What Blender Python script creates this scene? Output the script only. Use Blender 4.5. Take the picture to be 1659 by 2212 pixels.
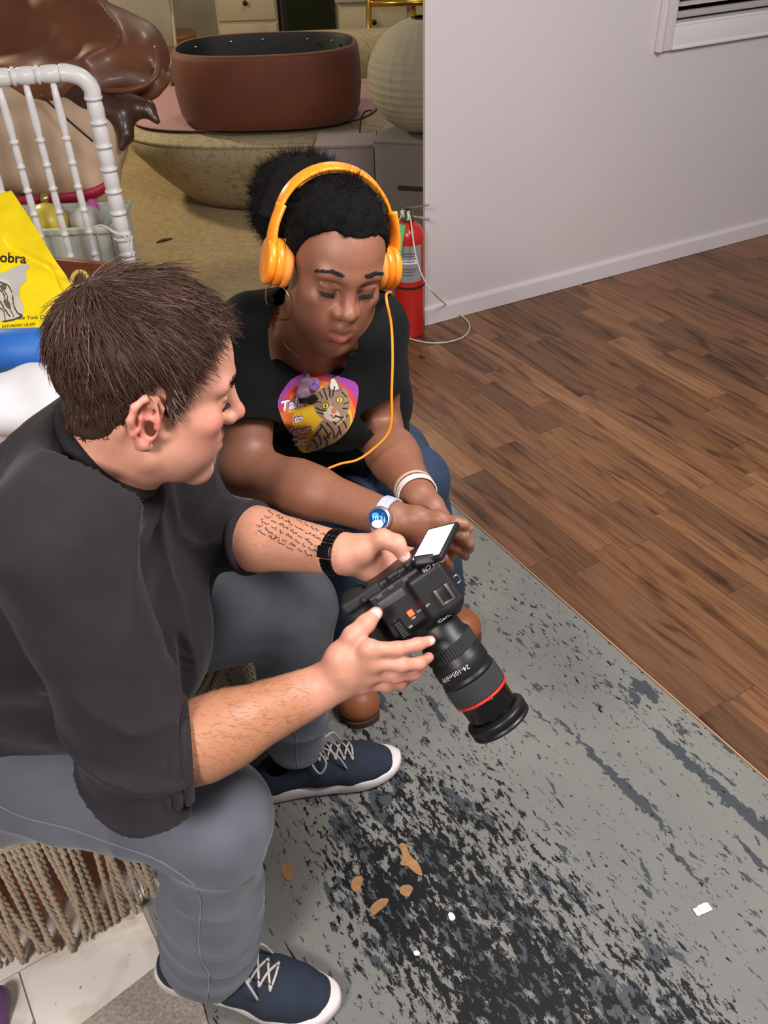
import bpy, bmesh, math, random
import numpy as np
from mathutils import Vector, Matrix
from mathutils.bvhtree import BVHTree
random.seed(7); rng = np.random.default_rng(7)
for o in list(bpy.data.objects): bpy.data.objects.remove(o)
SC = bpy.context.scene; COL = SC.collection

# ------------------------------------------------------------------ camera
FPX = 1885.22; PPX = (829.5, 1106.0); CH = 1.6
RC = np.array([[0.9993339,-0.02258775,-0.02866263],[-0.03649319,-0.61854576,-0.78490088],[0,0.78542405,-0.61895805]])
CPOS = np.array([0,0,CH])
cam = bpy.data.cameras.new('camera'); camo = bpy.data.objects.new('camera', cam); COL.objects.link(camo)
cam.sensor_fit='VERTICAL'; cam.sensor_height=36; cam.lens=FPX/2212*36; cam.clip_start=0.02
camo.matrix_world = Matrix(((RC[0][0],-RC[1][0],-RC[2][0],0),(RC[0][1],-RC[1][1],-RC[2][1],0),(RC[0][2],-RC[1][2],-RC[2][2],CH),(0,0,0,1)))
SC.camera = camo
# ------------------------------------------------------------------ light
SC.view_settings.view_transform='Standard'; SC.view_settings.look='None'
SC.view_settings.gamma=1; SC.view_settings.use_curve_mapping=False; SC.view_settings.exposure=0.10
w = bpy.data.worlds.new('world'); SC.world=w; w.use_nodes=True
w.node_tree.nodes['Background'].inputs[0].default_value=(1.0,0.94,0.92,1); w.node_tree.nodes['Background'].inputs[1].default_value=0.20
def area(name, loc, target, size, power, col, shape='DISK'):
    l = bpy.data.lights.new(name,'AREA'); l.shape=shape; l.size=size; l.energy=power; l.color=col
    o = bpy.data.objects.new(name,l); COL.objects.link(o); o.location=loc
    o.rotation_euler=(Vector(target)-Vector(loc)).to_track_quat('-Z','Y').to_euler(); return o
area('ceiling_lamp_key', (-0.80,-0.9,2.45), (0.0,1.2,0.6), 0.5, 50, (1.0,0.93,0.90))
area('added_fill_light', (1.1,0.75,2.75), (0.7,1.9,0.2), 1.0, 74, (1.0,0.965,0.96))  # unseen fill, added to brighten the wall, far floor and his face
area('background_lamp', (-2.5,4.9,2.0), (-0.7,4.6,0.2), 0.25, 40, (1.0,0.84,0.56))
area('added_background_fill', (0.0,5.8,2.7), (-0.4,5.6,0), 0.6, 16, (1.0,0.86,0.64))  # area light added over the back room, stands for no known fixture

# ------------------------------------------------------------------ helpers
def ray(x,y): return RC.T@np.array([(x-PPX[0])/FPX,(y-PPX[1])/FPX,1.0])
def D(x,y,d): return CPOS+d*ray(x,y)                     # a point at camera depth d
def P(x,y,z=0.0): r=ray(x,y); return CPOS+(z-CH)/r[2]*r   # a point at height z
def YP(x,y,Y): r=ray(x,y); return CPOS+Y/r[1]*r           # a point at distance Y
def srgb(r,g,b):
    f=lambda c:(c/255/12.92) if c/255<=0.04045 else ((c/255+0.055)/1.055)**2.4
    return (f(r),f(g),f(b))
def nrm(v): v=np.asarray(v,float); return v/np.linalg.norm(v)
def tag(o,label=None,cat=None,group=None,kind=None):
    if label: o['label']=label
    if cat: o['category']=cat
    if group: o['group']=group
    if kind: o['kind']=kind
    return o
def empty(name,loc,label,cat,group=None,rot=None):
    o=bpy.data.objects.new(name,None); COL.objects.link(o); o.empty_display_size=0.05
    if rot is None: o.location=loc
    else:
        m=np.eye(4); m[:3,:3]=np.array(rot); m[:3,3]=loc; o.matrix_basis=Matrix(m.tolist())
    return tag(o,label,cat,group)
def kid(name,me,mats,parent,world=True):
    o=bpy.data.objects.new(name,me); COL.objects.link(o)
    for m in (mats if isinstance(mats,(list,tuple)) else [mats]): me.materials.append(m)
    o.parent=parent
    if world and parent.parent is None: o.matrix_parent_inverse=parent.matrix_basis.inverted()
    return o
def top(name,me,mats,label,cat,group=None):
    """a one-mesh thing whose vertices are world coordinates: origin moved to its base centre"""
    n=len(me.vertices); co=np.empty(n*3,'f'); me.vertices.foreach_get('co',co); co=co.reshape(-1,3)
    c=np.array([(co[:,0].min()+co[:,0].max())/2,(co[:,1].min()+co[:,1].max())/2,co[:,2].min()])
    me.vertices.foreach_set('co',(co-c).astype('f').ravel()); me.update()
    o=bpy.data.objects.new(name,me); COL.objects.link(o); o.location=c
    for m in (mats if isinstance(mats,(list,tuple)) else [mats]): me.materials.append(m)
    return tag(o,label,cat,group)
def mesh(name,v,fc,smooth=False):
    me=bpy.data.meshes.new(name); me.from_pydata([tuple(map(float,p)) for p in v],[],[tuple(map(int,q)) for q in fc]); me.update()
    if smooth: me.polygons.foreach_set('use_smooth',[True]*len(me.polygons))
    return me
class MB:
    """collects shapes for one mesh"""
    def __init__(s): s.v=[]; s.f=[]; s.sm=[]; s.mi=[]; s.n=0
    def add(s,v,f,smooth=False,mi=0):
        s.v.append(np.asarray(v,float).reshape(-1,3)); s.f+= [tuple(i+s.n for i in q) for q in f]; s.sm+=[smooth]*len(f); s.mi+=[mi]*len(f); s.n+=len(s.v[-1]); return s
    def build(s,name='m'):
        me=bpy.data.meshes.new(name); me.from_pydata([tuple(p) for p in np.concatenate(s.v).tolist()],[],s.f)
        me.polygons.foreach_set('use_smooth',s.sm); me.polygons.foreach_set('material_index',s.mi); me.update(); return me
    def box(s,c,h,M=None,bev=0.0,mi=0):
        """box centre c, half sizes h, M rows = axes; bev chamfers all edges"""
        M=np.eye(3) if M is None else np.asarray(M,float); h=np.asarray(h,float)
        if bev<=0:
            v=np.array([[x,y,z] for x in(-1,1) for y in(-1,1) for z in(-1,1)])*h
            f=[(0,1,3,2),(4,6,7,5),(0,4,5,1),(2,3,7,6),(0,2,6,4),(1,5,7,3)]
            return s.add(v@M+np.asarray(c),f,False,mi)
        bm=bmesh.new(); bmesh.ops.create_cube(bm,size=2)
        for q in bm.verts: q.co=Vector(np.array(q.co)*h)
        bmesh.ops.bevel(bm,geom=list(bm.edges),offset=min(bev,h.min()*0.95),segments=2,affect='EDGES',profile=0.6)
        bm.verts.index_update(); v=np.array([q.co for q in bm.verts]); f=[tuple(x.index for x in q.verts) for q in bm.faces]; bm.free()
        return s.add(v@M+np.asarray(c),f,True,mi)
    def tube(s,pts,r,n=8,cap=True,smooth=True,res=0,flat=None,mi=0,closed=False):
        pts=np.asarray(pts,float)
        rr=np.full(len(pts),r,float) if np.isscalar(r) else np.asarray(r,float)
        if res: pts,rr=catmull(pts,res,rr,closed)
        m=len(pts); t=np.gradient(pts,axis=0)
        if closed: t=np.roll(pts,-1,0)-np.roll(pts,1,0)
        t/= np.linalg.norm(t,axis=1,keepdims=True)+1e-12
        u=np.cross(t[0],[0,0,1.0]); 
        if np.linalg.norm(u)<1e-3: u=np.cross(t[0],[0,1.0,0])
        u/=np.linalg.norm(u); V=[]; a=np.arange(n)*2*math.pi/n
        for i in range(m):
            u=u-t[i]*(u@t[i]); u/=np.linalg.norm(u)+1e-12; w_=np.cross(t[i],u)
            V.append(pts[i]+rr[i]*(np.cos(a)[:,None]*u+np.sin(a)[:,None]*w_*(1 if flat is None else flat)))
        V=np.concatenate(V); F=[]
        for i in range(m if closed else m-1):
            j=(i+1)%m
            F+=[(i*n+k,i*n+(k+1)%n,j*n+(k+1)%n,j*n+k) for k in range(n)]
        if cap and not closed: F.append(tuple(range(n-1,-1,-1))); F.append(tuple((m-1)*n+k for k in range(n)))
        return s.add(V,F,smooth,mi)
    def lathe(s,prof,c,M=None,n=32,cap=True,smooth=True,mi=0,sx=1,sy=1):
        """prof [(r,z)...] turned about local z; M rows = local axes in the world"""
        M=np.eye(3) if M is None else np.asarray(M,float); a=np.arange(n)*2*math.pi/n; V=[]
        for r,z in prof: V.append(np.stack([r*sx*np.cos(a),r*sy*np.sin(a),np.full(n,z)],1))
        V=np.concatenate(V)@M+np.asarray(c); F=[]; m=len(prof)
        for i in range(m-1): F+=[(i*n+k,i*n+(k+1)%n,(i+1)*n+(k+1)%n,(i+1)*n+k) for k in range(n)]
        if cap: F.append(tuple(range(n-1,-1,-1))); F.append(tuple((m-1)*n+k for k in range(n)))
        return s.add(V,F,smooth,mi)
    def prism(s,poly,c,M,h,mi=0,smooth=False):
        """flat polygon (local xy) pulled to thickness h along local z"""
        p=np.asarray(poly,float); n=len(p); V=np.concatenate([np.c_[p,np.zeros(n)],np.c_[p,np.full(n,h)]])@np.asarray(M,float)+np.asarray(c)
        F=[tuple(range(n-1,-1,-1)),tuple(range(n,2*n))]+[(k,(k+1)%n,n+(k+1)%n,n+k) for k in range(n)]
        return s.add(V,F,smooth,mi)
def catmull(p,res,r=None,closed=False):
    p=np.asarray(p,float); n=len(p); out=[]; ro=[]
    seg=range(n) if closed else range(n-1)
    for i in seg:
        if closed: q=[p[(i-1)%n],p[i],p[(i+1)%n],p[(i+2)%n]]
        else: q=[p[max(i-1,0)],p[i],p[i+1],p[min(i+2,n-1)]]
        for k in range(res):
            t=k/res
            out.append(0.5*((2*q[1])+(-q[0]+q[2])*t+(2*q[0]-5*q[1]+4*q[2]-q[3])*t*t+(-q[0]+3*q[1]-3*q[2]+q[3])*t**3))
            if r is not None: ro.append(r[i]*(1-t)+r[(i+1)%n]*t)
    if not closed:
        out.append(p[-1]); 
        if r is not None: ro.append(r[-1])
    return (np.array(out),np.array(ro)) if r is not None else np.array(out)
def frame(z,x=None):
    """rows x,y,z of a right-handed frame whose z is given"""
    z=nrm(z); x=np.array([1,0,0.]) if x is None else np.asarray(x,float)
    if abs(nrm(x)@z)>0.98: x=np.array([0,1.,0])
    x=nrm(x-z*(x@z)); return np.array([x,np.cross(z,x),z])

# ------------------------------------------------------------------ materials
MATS={}
def mat(name,col,rough=0.6,metal=0.0,noise=None,bump=None,spec=None,sheen=0,coat=0,attr=None,emit=None,trans=0,sss=0,alpha=None,wave=None,ior=None):
    """col sRGB 0-255; noise=(scale,amount,detail) value variation; bump=(scale,strength,dist); wave=(scale,strength,axis rows)"""
    if name in MATS: return MATS[name]
    m=bpy.data.materials.new(name); m.use_nodes=True; nt=m.node_tree; b=nt.nodes['Principled BSDF']; L=nt.links.new
    c=(*srgb(*col),1); b.inputs['Base Color'].default_value=c; b.inputs['Roughness'].default_value=rough; b.inputs['Metallic'].default_value=metal
    if spec is not None: b.inputs['Specular IOR Level'].default_value=spec
    if sheen: b.inputs['Sheen Weight'].default_value=sheen; b.inputs['Sheen Roughness'].default_value=0.5
    if coat: b.inputs['Coat Weight'].default_value=coat; b.inputs['Coat Roughness'].default_value=0.15
    if trans: b.inputs['Transmission Weight'].default_value=trans
    if ior: b.inputs['IOR'].default_value=ior
    if alpha is not None: b.inputs['Alpha'].default_value=alpha
    if sss: b.inputs['Subsurface Weight'].default_value=sss; b.inputs['Subsurface Radius'].default_value=(0.012,0.004,0.002); b.inputs['Subsurface Scale'].default_value=0.6
    if emit: b.inputs['Emission Color'].default_value=(*srgb(*emit[0]),1); b.inputs['Emission Strength'].default_value=emit[1]
    src=None
    if attr:
        a=nt.nodes.new('ShaderNodeAttribute'); a.attribute_name=attr; src=a.outputs['Color']
    tc=nt.nodes.new('ShaderNodeTexCoord')
    if noise:
        n=nt.nodes.new('ShaderNodeTexNoise'); n.inputs['Scale'].default_value=noise[0]; n.inputs['Detail'].default_value=noise[2] if len(noise)>2 else 4
        L(tc.outputs['Object'],n.inputs['Vector'])
        r=nt.nodes.new('ShaderNodeMapRange'); r.inputs[1].default_value=0.3; r.inputs[2].default_value=0.7; r.inputs[3].default_value=1-noise[1]; r.inputs[4].default_value=1+noise[1]
        L(n.outputs['Fac'],r.inputs[0])
        x=nt.nodes.new('ShaderNodeVectorMath'); x.operation='SCALE'
        if src is not None: L(src,x.inputs[0])
        else: x.inputs[0].default_value=c[:3]
        L(r.outputs[0],x.inputs['Scale']); src=x.outputs[0]
    if src is not None: L(src,b.inputs['Base Color'])
    if bump:
        n=nt.nodes.new('ShaderNodeTexNoise'); n.inputs['Scale'].default_value=bump[0]; n.inputs['Detail'].default_value=4; L(tc.outputs['Object'],n.inputs['Vector'])
        u=nt.nodes.new('ShaderNodeBump'); u.inputs['Strength'].default_value=bump[1]; u.inputs['Distance'].default_value=bump[2] if len(bump)>2 else 0.002
        L(n.outputs['Fac'],u.inputs['Height']); L(u.outputs[0],b.inputs['Normal'])
    MATS[name]=m; return m
def nodes(m): return m.node_tree, m.node_tree.nodes['Principled BSDF'], m.node_tree.links.new
# ================================================================== room shell
WA=P(918,703,0); WB=P(1659,505,0); wd=nrm(WB-WA); wn=np.array([wd[1],-wd[0],0.])   # wall direction, normal to the room
EA=P(944,1057,0); EB=P(1659,1685,0); ed=nrm(EB-EA); en=np.array([-ed[1],ed[0],0.])   # edge of the planks, en points over the planks
zz=np.array([0,0,1.])

def floor_mat():
    m=mat('grey_floor_paint',(136,134,130),0.5); nt,b,L=nodes(m)
    N=nt.nodes.new; geo=N('ShaderNodeNewGeometry')
    mp=N('ShaderNodeMapping'); mp.vector_type='POINT'; mp.inputs['Rotation'].default_value=(0,0,-math.atan2(ed[1],ed[0])); L(geo.outputs['Position'],mp.inputs['Vector'])
    def noise(scale,detail,stretch,rough=0.5,off=0,dist=0.0):
        s=N('ShaderNodeVectorMath'); s.operation='MULTIPLY'; s.inputs[1].default_value=(1/stretch,1,1); L(mp.outputs[0],s.inputs[0])
        a=N('ShaderNodeVectorMath'); a.operation='ADD'; a.inputs[1].default_value=(off,off*1.7,off*.3); L(s.outputs[0],a.inputs[0])
        n=N('ShaderNodeTexNoise'); n.inputs['Scale'].default_value=scale; n.inputs['Detail'].default_value=detail; n.inputs['Roughness'].default_value=rough; n.inputs['Distortion'].default_value=dist; L(a.outputs[0],n.inputs['Vector']); return n.outputs['Fac']
    def math_(op,a,bv,c=None):
        n=N('ShaderNodeMath'); n.operation=op
        for i,q in enumerate((a,bv,c)):
            if q is None: continue
            if isinstance(q,(int,float)): n.inputs[i].default_value=q
            else: L(q,n.inputs[i])
        return n.outputs[0]
    def ss(x,lo,hi):
        n=N('ShaderNodeMapRange'); n.interpolation_type='SMOOTHSTEP'; n.inputs[1].default_value=lo; n.inputs[2].default_value=hi; L(x,n.inputs[0]); return n.outputs[0]
    # the worn patch: a worn path around the seat
    dn=N('ShaderNodeTexNoise'); dn.inputs['Scale'].default_value=38; dn.inputs['Detail'].default_value=5; dn.inputs['Roughness'].default_value=.65; L(geo.outputs['Position'],dn.inputs['Vector'])
    dv_=N('ShaderNodeVectorMath'); dv_.operation='MULTIPLY_ADD'; dv_.inputs[1].default_value=(.055,.055,0); L(dn.outputs['Color'],dv_.inputs[0]); L(geo.outputs['Position'],dv_.inputs[2])
    def blob(c,rx,ry,rag=False):
        s=N('ShaderNodeVectorMath'); s.operation='SUBTRACT'; s.inputs[1].default_value=tuple(np.asarray(c)+(np.array([.0275,.0275,0]) if rag else 0)); L(dv_.outputs[0] if rag else geo.outputs['Position'],s.inputs[0])
        q=N('ShaderNodeMapping'); q.inputs['Rotation'].default_value=(0,0,-math.atan2(ed[1],ed[0])); L(s.outputs[0],q.inputs['Vector'])
        v=N('ShaderNodeVectorMath'); v.operation='MULTIPLY'; v.inputs[1].default_value=(1/rx,1/ry,0); L(q.outputs[0],v.inputs[0])
        l=N('ShaderNodeVectorMath'); l.operation='LENGTH'; L(v.outputs[0],l.inputs[0])
        return ss(math_('SUBTRACT',1.0,l.outputs['Value']),0.0,0.9)
    w1=blob(P(1010,1960,0),0.80,0.42); w2=blob(P(930,1640,0),0.16,0.22); w3=blob(P(1400,2120,0),0.30,0.16)
    wear=math_('MAXIMUM',math_('MAXIMUM',w1,math_('MULTIPLY',w2,0.5)),math_('MULTIPLY',w3,0.8))
    lowf=noise(5,3,2.2,.55,3.1)
    wear2=math_('ADD',math_('MULTIPLY',wear,0.155),math_('MULTIPLY',math_('SUBTRACT',lowf,0.5),0.30))
    fine=noise(78,7,2.2,.72,0.0,0.2); dark=ss(math_('ADD',fine,wear2),0.612,0.626)
    mid=noise(24,6,2.4,.62,7.0); blue=ss(math_('ADD',mid,math_('MULTIPLY',wear2,1.0)),0.640,0.655)
    # long scrapes beyond the patch
    scr=noise(9,5,7.0,.6,12.0); scrape=ss(scr,0.655,0.668)
    scr2=noise(30,4,9.0,.6,21.0); scrape2=ss(scr2,0.695,0.705)
    tint=noise(3,3,1.0,.5,31.0)
    def mix(f,a,bc):
        n=N('ShaderNodeMix'); n.data_type='RGBA'; L(f,n.inputs['Factor'])
        if isinstance(a,tuple): n.inputs['A'].default_value=(*a,1)
        else: L(a,n.inputs['A'])
        if isinstance(bc,tuple): n.inputs['B'].default_value=(*bc,1)
        else: L(bc,n.inputs['B'])
        return n.outputs['Result']
    c=mix(ss(tint,.3,.7),srgb(118,118,114),srgb(130,128,123))
    bl=srgb(68,73,77); c=mix(blue,c,bl)
    def scr_at(px,py,rx,ry,amt=2.4,th=.36):
        n_=noise(34,6,2.6,.70,px*.01,.3); v=blob(P(px,py,0),rx,ry,True); return ss(math_('ADD',v,math_('MULTIPLY',math_('SUBTRACT',n_,0.5),amt)),th,th+.03)
    sm_=None
    for a_ in ((1350,1700,.24,.020),(1480,1640,.17,.022),(1590,1740,.20,.026),(1395,1490,.07,.035),(1640,1620,.20,.010),(1490,1880,.09,.010),(1290,1640,.05,.010),(1640,1860,.12,.012),(1180,1560,.07,.006)):
        v_=scr_at(*a_); sm_=v_ if sm_ is None else math_('MAXIMUM',sm_,v_)
    c=mix(sm_,c,bl); c=mix(scrape2,c,srgb(40,40,42)); c=mix(dark,c,srgb(13,13,14))
    L(c,b.inputs['Base Color']); b.inputs['Specular IOR Level'].default_value=0.3
    rr=N('ShaderNodeMapRange'); rr.inputs[3].default_value=0.42; rr.inputs[4].default_value=0.62; L(dark,rr.inputs[0]); L(rr.outputs[0],b.inputs['Roughness'])
    u=N('ShaderNodeBump'); u.invert=True; u.inputs['Strength'].default_value=0.5; u.inputs['Distance'].default_value=0.0012
    L(math_('MAXIMUM',dark,math_('MULTIPLY',blue,0.6)),u.inputs['Height']); L(u.outputs[0],b.inputs['Normal'])
    return m
def slab(name,poly,z,t,m):
    b=MB(); b.prism([(p[0],p[1]) for p in poly],(0,0,z-t),np.eye(3),t); me=b.build(name)
    o=bpy.data.objects.new(name,me); COL.objects.link(o); me.materials.append(m); tag(o,kind='structure'); return o
e0=EA-ed*1.5; e1=EB+ed*1.6
slab('floor_painted',[e0,e1,(-1.9,-0.6,0),(-1.9,3.35,0),(e0[0],3.35,0)],0.0,0.03,floor_mat())

# --- planks
def plank_mat():
    m=mat('floor_plank_wood',(120,84,60),0.42); nt,b,L=nodes(m); N=nt.nodes.new
    oi=N('ShaderNodeObjectInfo'); geo=N('ShaderNodeNewGeometry')
    mp=N('ShaderNodeMapping'); mp.inputs['Rotation'].default_value=(0,0,-math.atan2(ed[1],ed[0])); L(geo.outputs['Position'],mp.inputs['Vector'])
    off=N('ShaderNodeVectorMath'); off.operation='SCALE'; off.inputs[0].default_value=(37,91,13); L(oi.outputs['Random'],off.inputs['Scale'])
    ad=N('ShaderNodeVectorMath'); ad.operation='ADD'; L(mp.outputs[0],ad.inputs[0]); L(off.outputs[0],ad.inputs[1])
    def noise(st,scale,detail,dist):
        s=N('ShaderNodeVectorMath'); s.operation='MULTIPLY'; s.inputs[1].default_value=(1/st,1,1); L(ad.outputs[0],s.inputs[0])
        n=N('ShaderNodeTexNoise'); n.inputs['Scale'].default_value=scale; n.inputs['Detail'].default_value=detail; n.inputs['Distortion'].default_value=dist; L(s.outputs[0],n.inputs['Vector']); return n.outputs['Fac']
    g1=noise(9,26,4,1.2); g2=noise(5,9,3,1.5); g3=noise(30,120,3,0.3)
    def ramp(fac,stops):
        r=N('ShaderNodeValToRGB'); L(fac,r.inputs[0]); el=r.color_ramp.elements
        while len(el)<len(stops): el.new(0.5)
        for e,(p,c) in zip(el,stops): e.position=p; e.color=(*srgb(*c),1)
        return r.outputs[0]
    base=ramp(oi.outputs['Random'],[(0,(106,76,52)),(0.2,(144,102,72)),(0.4,(124,88,57)),(0.6,(158,116,82)),(0.8,(114,80,56)),(1,(150,106,78))])
    st=ramp(g1,[(0.30,(150,138,126)),(0.44,(240,236,232)),(0.62,(255,250,240)),(0.75,(205,190,170))])
    st2=ramp(g2,[(0.28,(165,152,140)),(0.42,(245,240,235)),(0.7,(255,255,255))])
    st3=ramp(g3,[(0.3,(215,210,205)),(0.6,(255,255,255))])
    def mul(a,c):
        n=N('ShaderNodeMix'); n.data_type='RGBA'; n.blend_type='MULTIPLY'; n.inputs['Factor'].default_value=1; L(a,n.inputs['A']); L(c,n.inputs['B']); return n.outputs['Result']
    L(mul(mul(mul(base,st),st2),st3),b.inputs['Base Color'])
    u=N('ShaderNodeBump'); u.inputs['Strength'].default_value=0.15; u.inputs['Distance'].default_value=0.001; L(g3,u.inputs['Height']); L(u.outputs[0],b.inputs['Normal'])
    return m
pm=plank_mat()
sub=slab('floor_planked',[e0,e1,(2.9,0.6,0),tuple(WA+wd*4.2+zz*0),tuple(WA),(-0.55,3.35,0)],-0.001,0.029,mat('plank_underlay',(60,44,34),0.8))
def inframe(p,mg=160):
    c=RC@(np.asarray(p)-CPOS)
    if c[2]<0.05: return False
    x=PPX[0]+FPX*c[0]/c[2]; y=PPX[1]+FPX*c[1]/c[2]
    return -mg<x<1659+mg and -mg<y<2212+mg
PW=0.0895; PT=0.010; pmesh=MB().box((0,0,0),(0.5,0.5,0.5)).build('plank'); 
bmp=bmesh.new(); bmp.from_mesh(pmesh); bmp.free(); pmesh.materials.append(pm)
Mrot=Matrix(((ed[0],en[0],0,0),(ed[1],en[1],0,0),(0,0,1,0),(0,0,0,1)))
rp=random.Random(5); npl=0
for i in range(34):
    c0=EA+en*(PW*(i+0.5))
    # where this row meets the wall (or the carpet, left of the wall's end)
    den=ed@wn; s_w=((WA-c0)@wn)/den; pw_=c0+ed*s_w
    smin=s_w+0.004 if (pw_-WA)@wd>-0.02 else (3.35-c0[1])/ed[1]
    s=smin-rp.uniform(0,0.35)
    while s<2.7:
        ln=rp.choice([0.28,0.36,0.45,0.52,0.6,0.68]); a=max(s,smin); b_=s+ln; s=b_
        if b_-a<0.03: continue
        if not any(inframe(c0+ed*q) for q in (a,(a+b_)/2,b_)): continue
        o=bpy.data.objects.new('plank',pmesh); COL.objects.link(o); o.parent=sub
        o.matrix_basis=Matrix.Translation(Vector(c0+ed*(a+b_)/2+zz*(0.0045-PT/2+rp.uniform(-.0002,.0003))))@Mrot@Matrix.Diagonal((b_-a-0.0010,PW-0.0010,PT,1)); npl+=1
print('planks',npl)
# pale strip where the planks stop against the painted floor
b=MB(); b.box(EA+ed*0.0-en*0.003+ed*0.6+zz*0.0015,(1.9,0.002,0.0025),[ed,en,zz]); 
o=kid('edge_strip',b.build('edge_strip'),mat('raw_plank_edge',(176,140,108),0.7),sub,False)

# --- tile, concrete, carpet
tb=P(0,2125,0); ta=P(280,1965,0); td=nrm(ta-tb); tn=np.array([-td[1],td[0],0])     # tile joint
mm=mat('marble_tile',(222,214,202),0.32); nt,bs,L=nodes(mm); N=nt.nodes.new
geo=N('ShaderNodeNewGeometry'); n1=N('ShaderNodeTexNoise'); n1.inputs['Scale'].default_value=9; n1.inputs['Detail'].default_value=5; n1.inputs['Distortion'].default_value=0.6; L(geo.outputs['Position'],n1.inputs['Vector'])
r1=N('ShaderNodeValToRGB'); L(n1.outputs['Fac'],r1.inputs[0]); r1.color_ramp.elements[0].position=.34; r1.color_ramp.elements[0].color=(*srgb(206,192,176),1); r1.color_ramp.elements[1].position=.56; r1.color_ramp.elements[1].color=(*srgb(240,234,224),1)
n2=N('ShaderNodeTexNoise'); n2.inputs['Scale'].default_value=70; n2.inputs['Detail'].default_value=3; L(geo.outputs['Position'],n2.inputs['Vector'])
r2=N('ShaderNodeValToRGB'); L(n2.outputs['Fac'],r2.inputs[0]); r2.color_ramp.elements[0].position=.26; r2.color_ramp.elements[0].color=(.35,.33,.31,1); r2.color_ramp.elements[1].position=.31; r2.color_ramp.elements[1].color=(1,1,1,1)
mx=N('ShaderNodeMix'); mx.data_type='RGBA'; mx.blend_type='MULTIPLY'; mx.inputs['Factor'].default_value=1; L(r1.outputs[0],mx.inputs['A']); L(r2.outputs[0],mx.inputs['B']); L(mx.outputs['Result'],bs.inputs['Base Color'])
tile_root=slab('floor_tiled',[tuple(tb-td*1.2-tn*.4),tuple(tb+td*.26-tn*.4),tuple(tb+td*.27),tuple(tb+td*.52),tuple(tb+td*.52+tn*.6),tuple(tb-td*1.2+tn*.6)],0.0012,0.0008,mat('tile_grout',(150,142,132),0.9))
def clipquad(u0,u1,v0,v1): return [tuple((tb+td*u+tn*v)[:2]) for u,v in ((u0,v0),(u1,v0),(u1,v1),(u0,v1))]
for (u0,u1,v0,v1) in ((-1.2,-.63,-.4,-.0015),(-.627,.033,-.4,-.0015),(.036,.26,-.40,-.0015),(-1.2,-.33,.0015,.30),(-.327,.27,.0015,.30),(.273,.525,.0015,.30),(-.9,-.03,.303,.60),(-.027,.525,.303,.60)):
    b=MB(); b.prism(clipquad(u0,u1,v0,v1),(0,0,0.0010),np.eye(3),0.003); kid('tile',b.build('tile'),mm,tile_root,False)
cm=mat('rough_concrete',(163,154,142),0.9,noise=(160,0.30,5),bump=(260,0.6,0.004))
b=MB(); b.prism([tuple((P(*q,0))[:2]) for q in ((150,2235),(345,2085),(420,2100),(480,2330),(150,2330))],(0,0,0.001),np.eye(3),0.0045); me=b.build('floor_concrete')
o=bpy.data.objects.new('floor_concrete',me); COL.objects.link(o); me.materials.append(cm); tag(o,kind='structure')
ca=mat('carpet_pile',(168,146,106),0.95,noise=(30,0.18,6),bump=(300,0.9,0.006))
slab('floor_carpet',[(-4.5,3.35,0),(0.9,3.35,0),(0.9,9,0),(-4.5,9,0)],0.003,0.03,ca)

# --- walls
wm=mat('wall_paint',(206,198,198),0.55,noise=(2,0.015),bump=(220,0.05,0.001)); wt=mat('white_trim_paint',(214,206,208),0.4)
b=MB(); wbk=-wn; end=nrm([0.12,1,0])          # the wall's end is cut away from the room
ws0,ws1,wz0,wz1=1.08,2.2,0.965,2.1
def wallquad(s0,s1,z0,z1): b.box(WA+wd*(s0+s1)/2+wbk*0.06+zz*(z0+z1)/2,((s1-s0)/2,0.06,(z1-z0)/2),[wd,wbk,zz])
wallquad(0.06,ws0,0,2.7); wallquad(ws1,5.2,0,2.7); wallquad(ws0,ws1,0,wz0); wallquad(ws0,ws1,wz1,2.7)
p0=WA; p1=WA+wd*0.06; p2=p1+wbk*0.12; p3=WA+wd*0.12*(wbk@end and 0)+wbk*0
b.prism([tuple(p0[:2]),tuple(p1[:2]),tuple(p2[:2])],(0,0,0),np.eye(3),2.7)
me=b.build('wall_right'); o=bpy.data.objects.new('wall_right',me); COL.objects.link(o); me.materials.append(wm); tag(o,kind='structure')
b=MB(); prof=[(0,0),(0.014,0),(0.014,0.062),(0.010,0.072),(0,0.074)]
V=[];
for s in (-0.008,4.0): V+= [WA+wd*s+wn*(a+0.0005)+zz*(z+0.006) for a,z in prof]
n=len(prof); b.add(V,[tuple(range(n-1,-1,-1)),tuple(range(n,2*n))]+[(k,(k+1)%n,n+(k+1)%n,n+k) for k in range(n)])
me=b.build('baseboard_right'); o=bpy.data.objects.new('baseboard_right',me); COL.objects.link(o); me.materials.append(wt); tag(o,kind='structure')
# window
wr=bpy.data.objects.new('window_1',None); COL.objects.link(wr); wr.location=WA+wd*(ws0+ws1)/2+zz*wz0; tag(wr,kind='structure')
def trimbar(name,s0,s1,z0,z1,vert):
    b=MB(); cs=(s0+s1)/2; cz=(z0+z1)/2
    b.box(WA+wd*cs+zz*cz+wn*0.009,((s1-s0)/2,0.009,(z1-z0)/2),[wd,wn,zz],bev=0.003)
    if vert: b.box(WA+wd*(s0+0.012)+zz*cz+wn*0.016,(0.010,0.012,(z1-z0)/2),[wd,wn,zz],bev=0.004)
    else: b.box(WA+wd*cs+zz*(z0+0.006)+wn*0.014,((s1-s0)/2,0.008,0.006),[wd,wn,zz],bev=0.003)
    kid(name,b.build(name),wt,wr)
trimbar('window_casing',ws0-0.075,ws0,wz0-0.08,wz1+0.08,True); trimbar('window_casing',ws1,ws1+.075,wz0-.08,wz1+.08,True)
trimbar('window_apron',ws0,ws1,wz0-0.08,wz0,False); trimbar('window_head',ws0,ws1,wz1,wz1+0.08,False)
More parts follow.
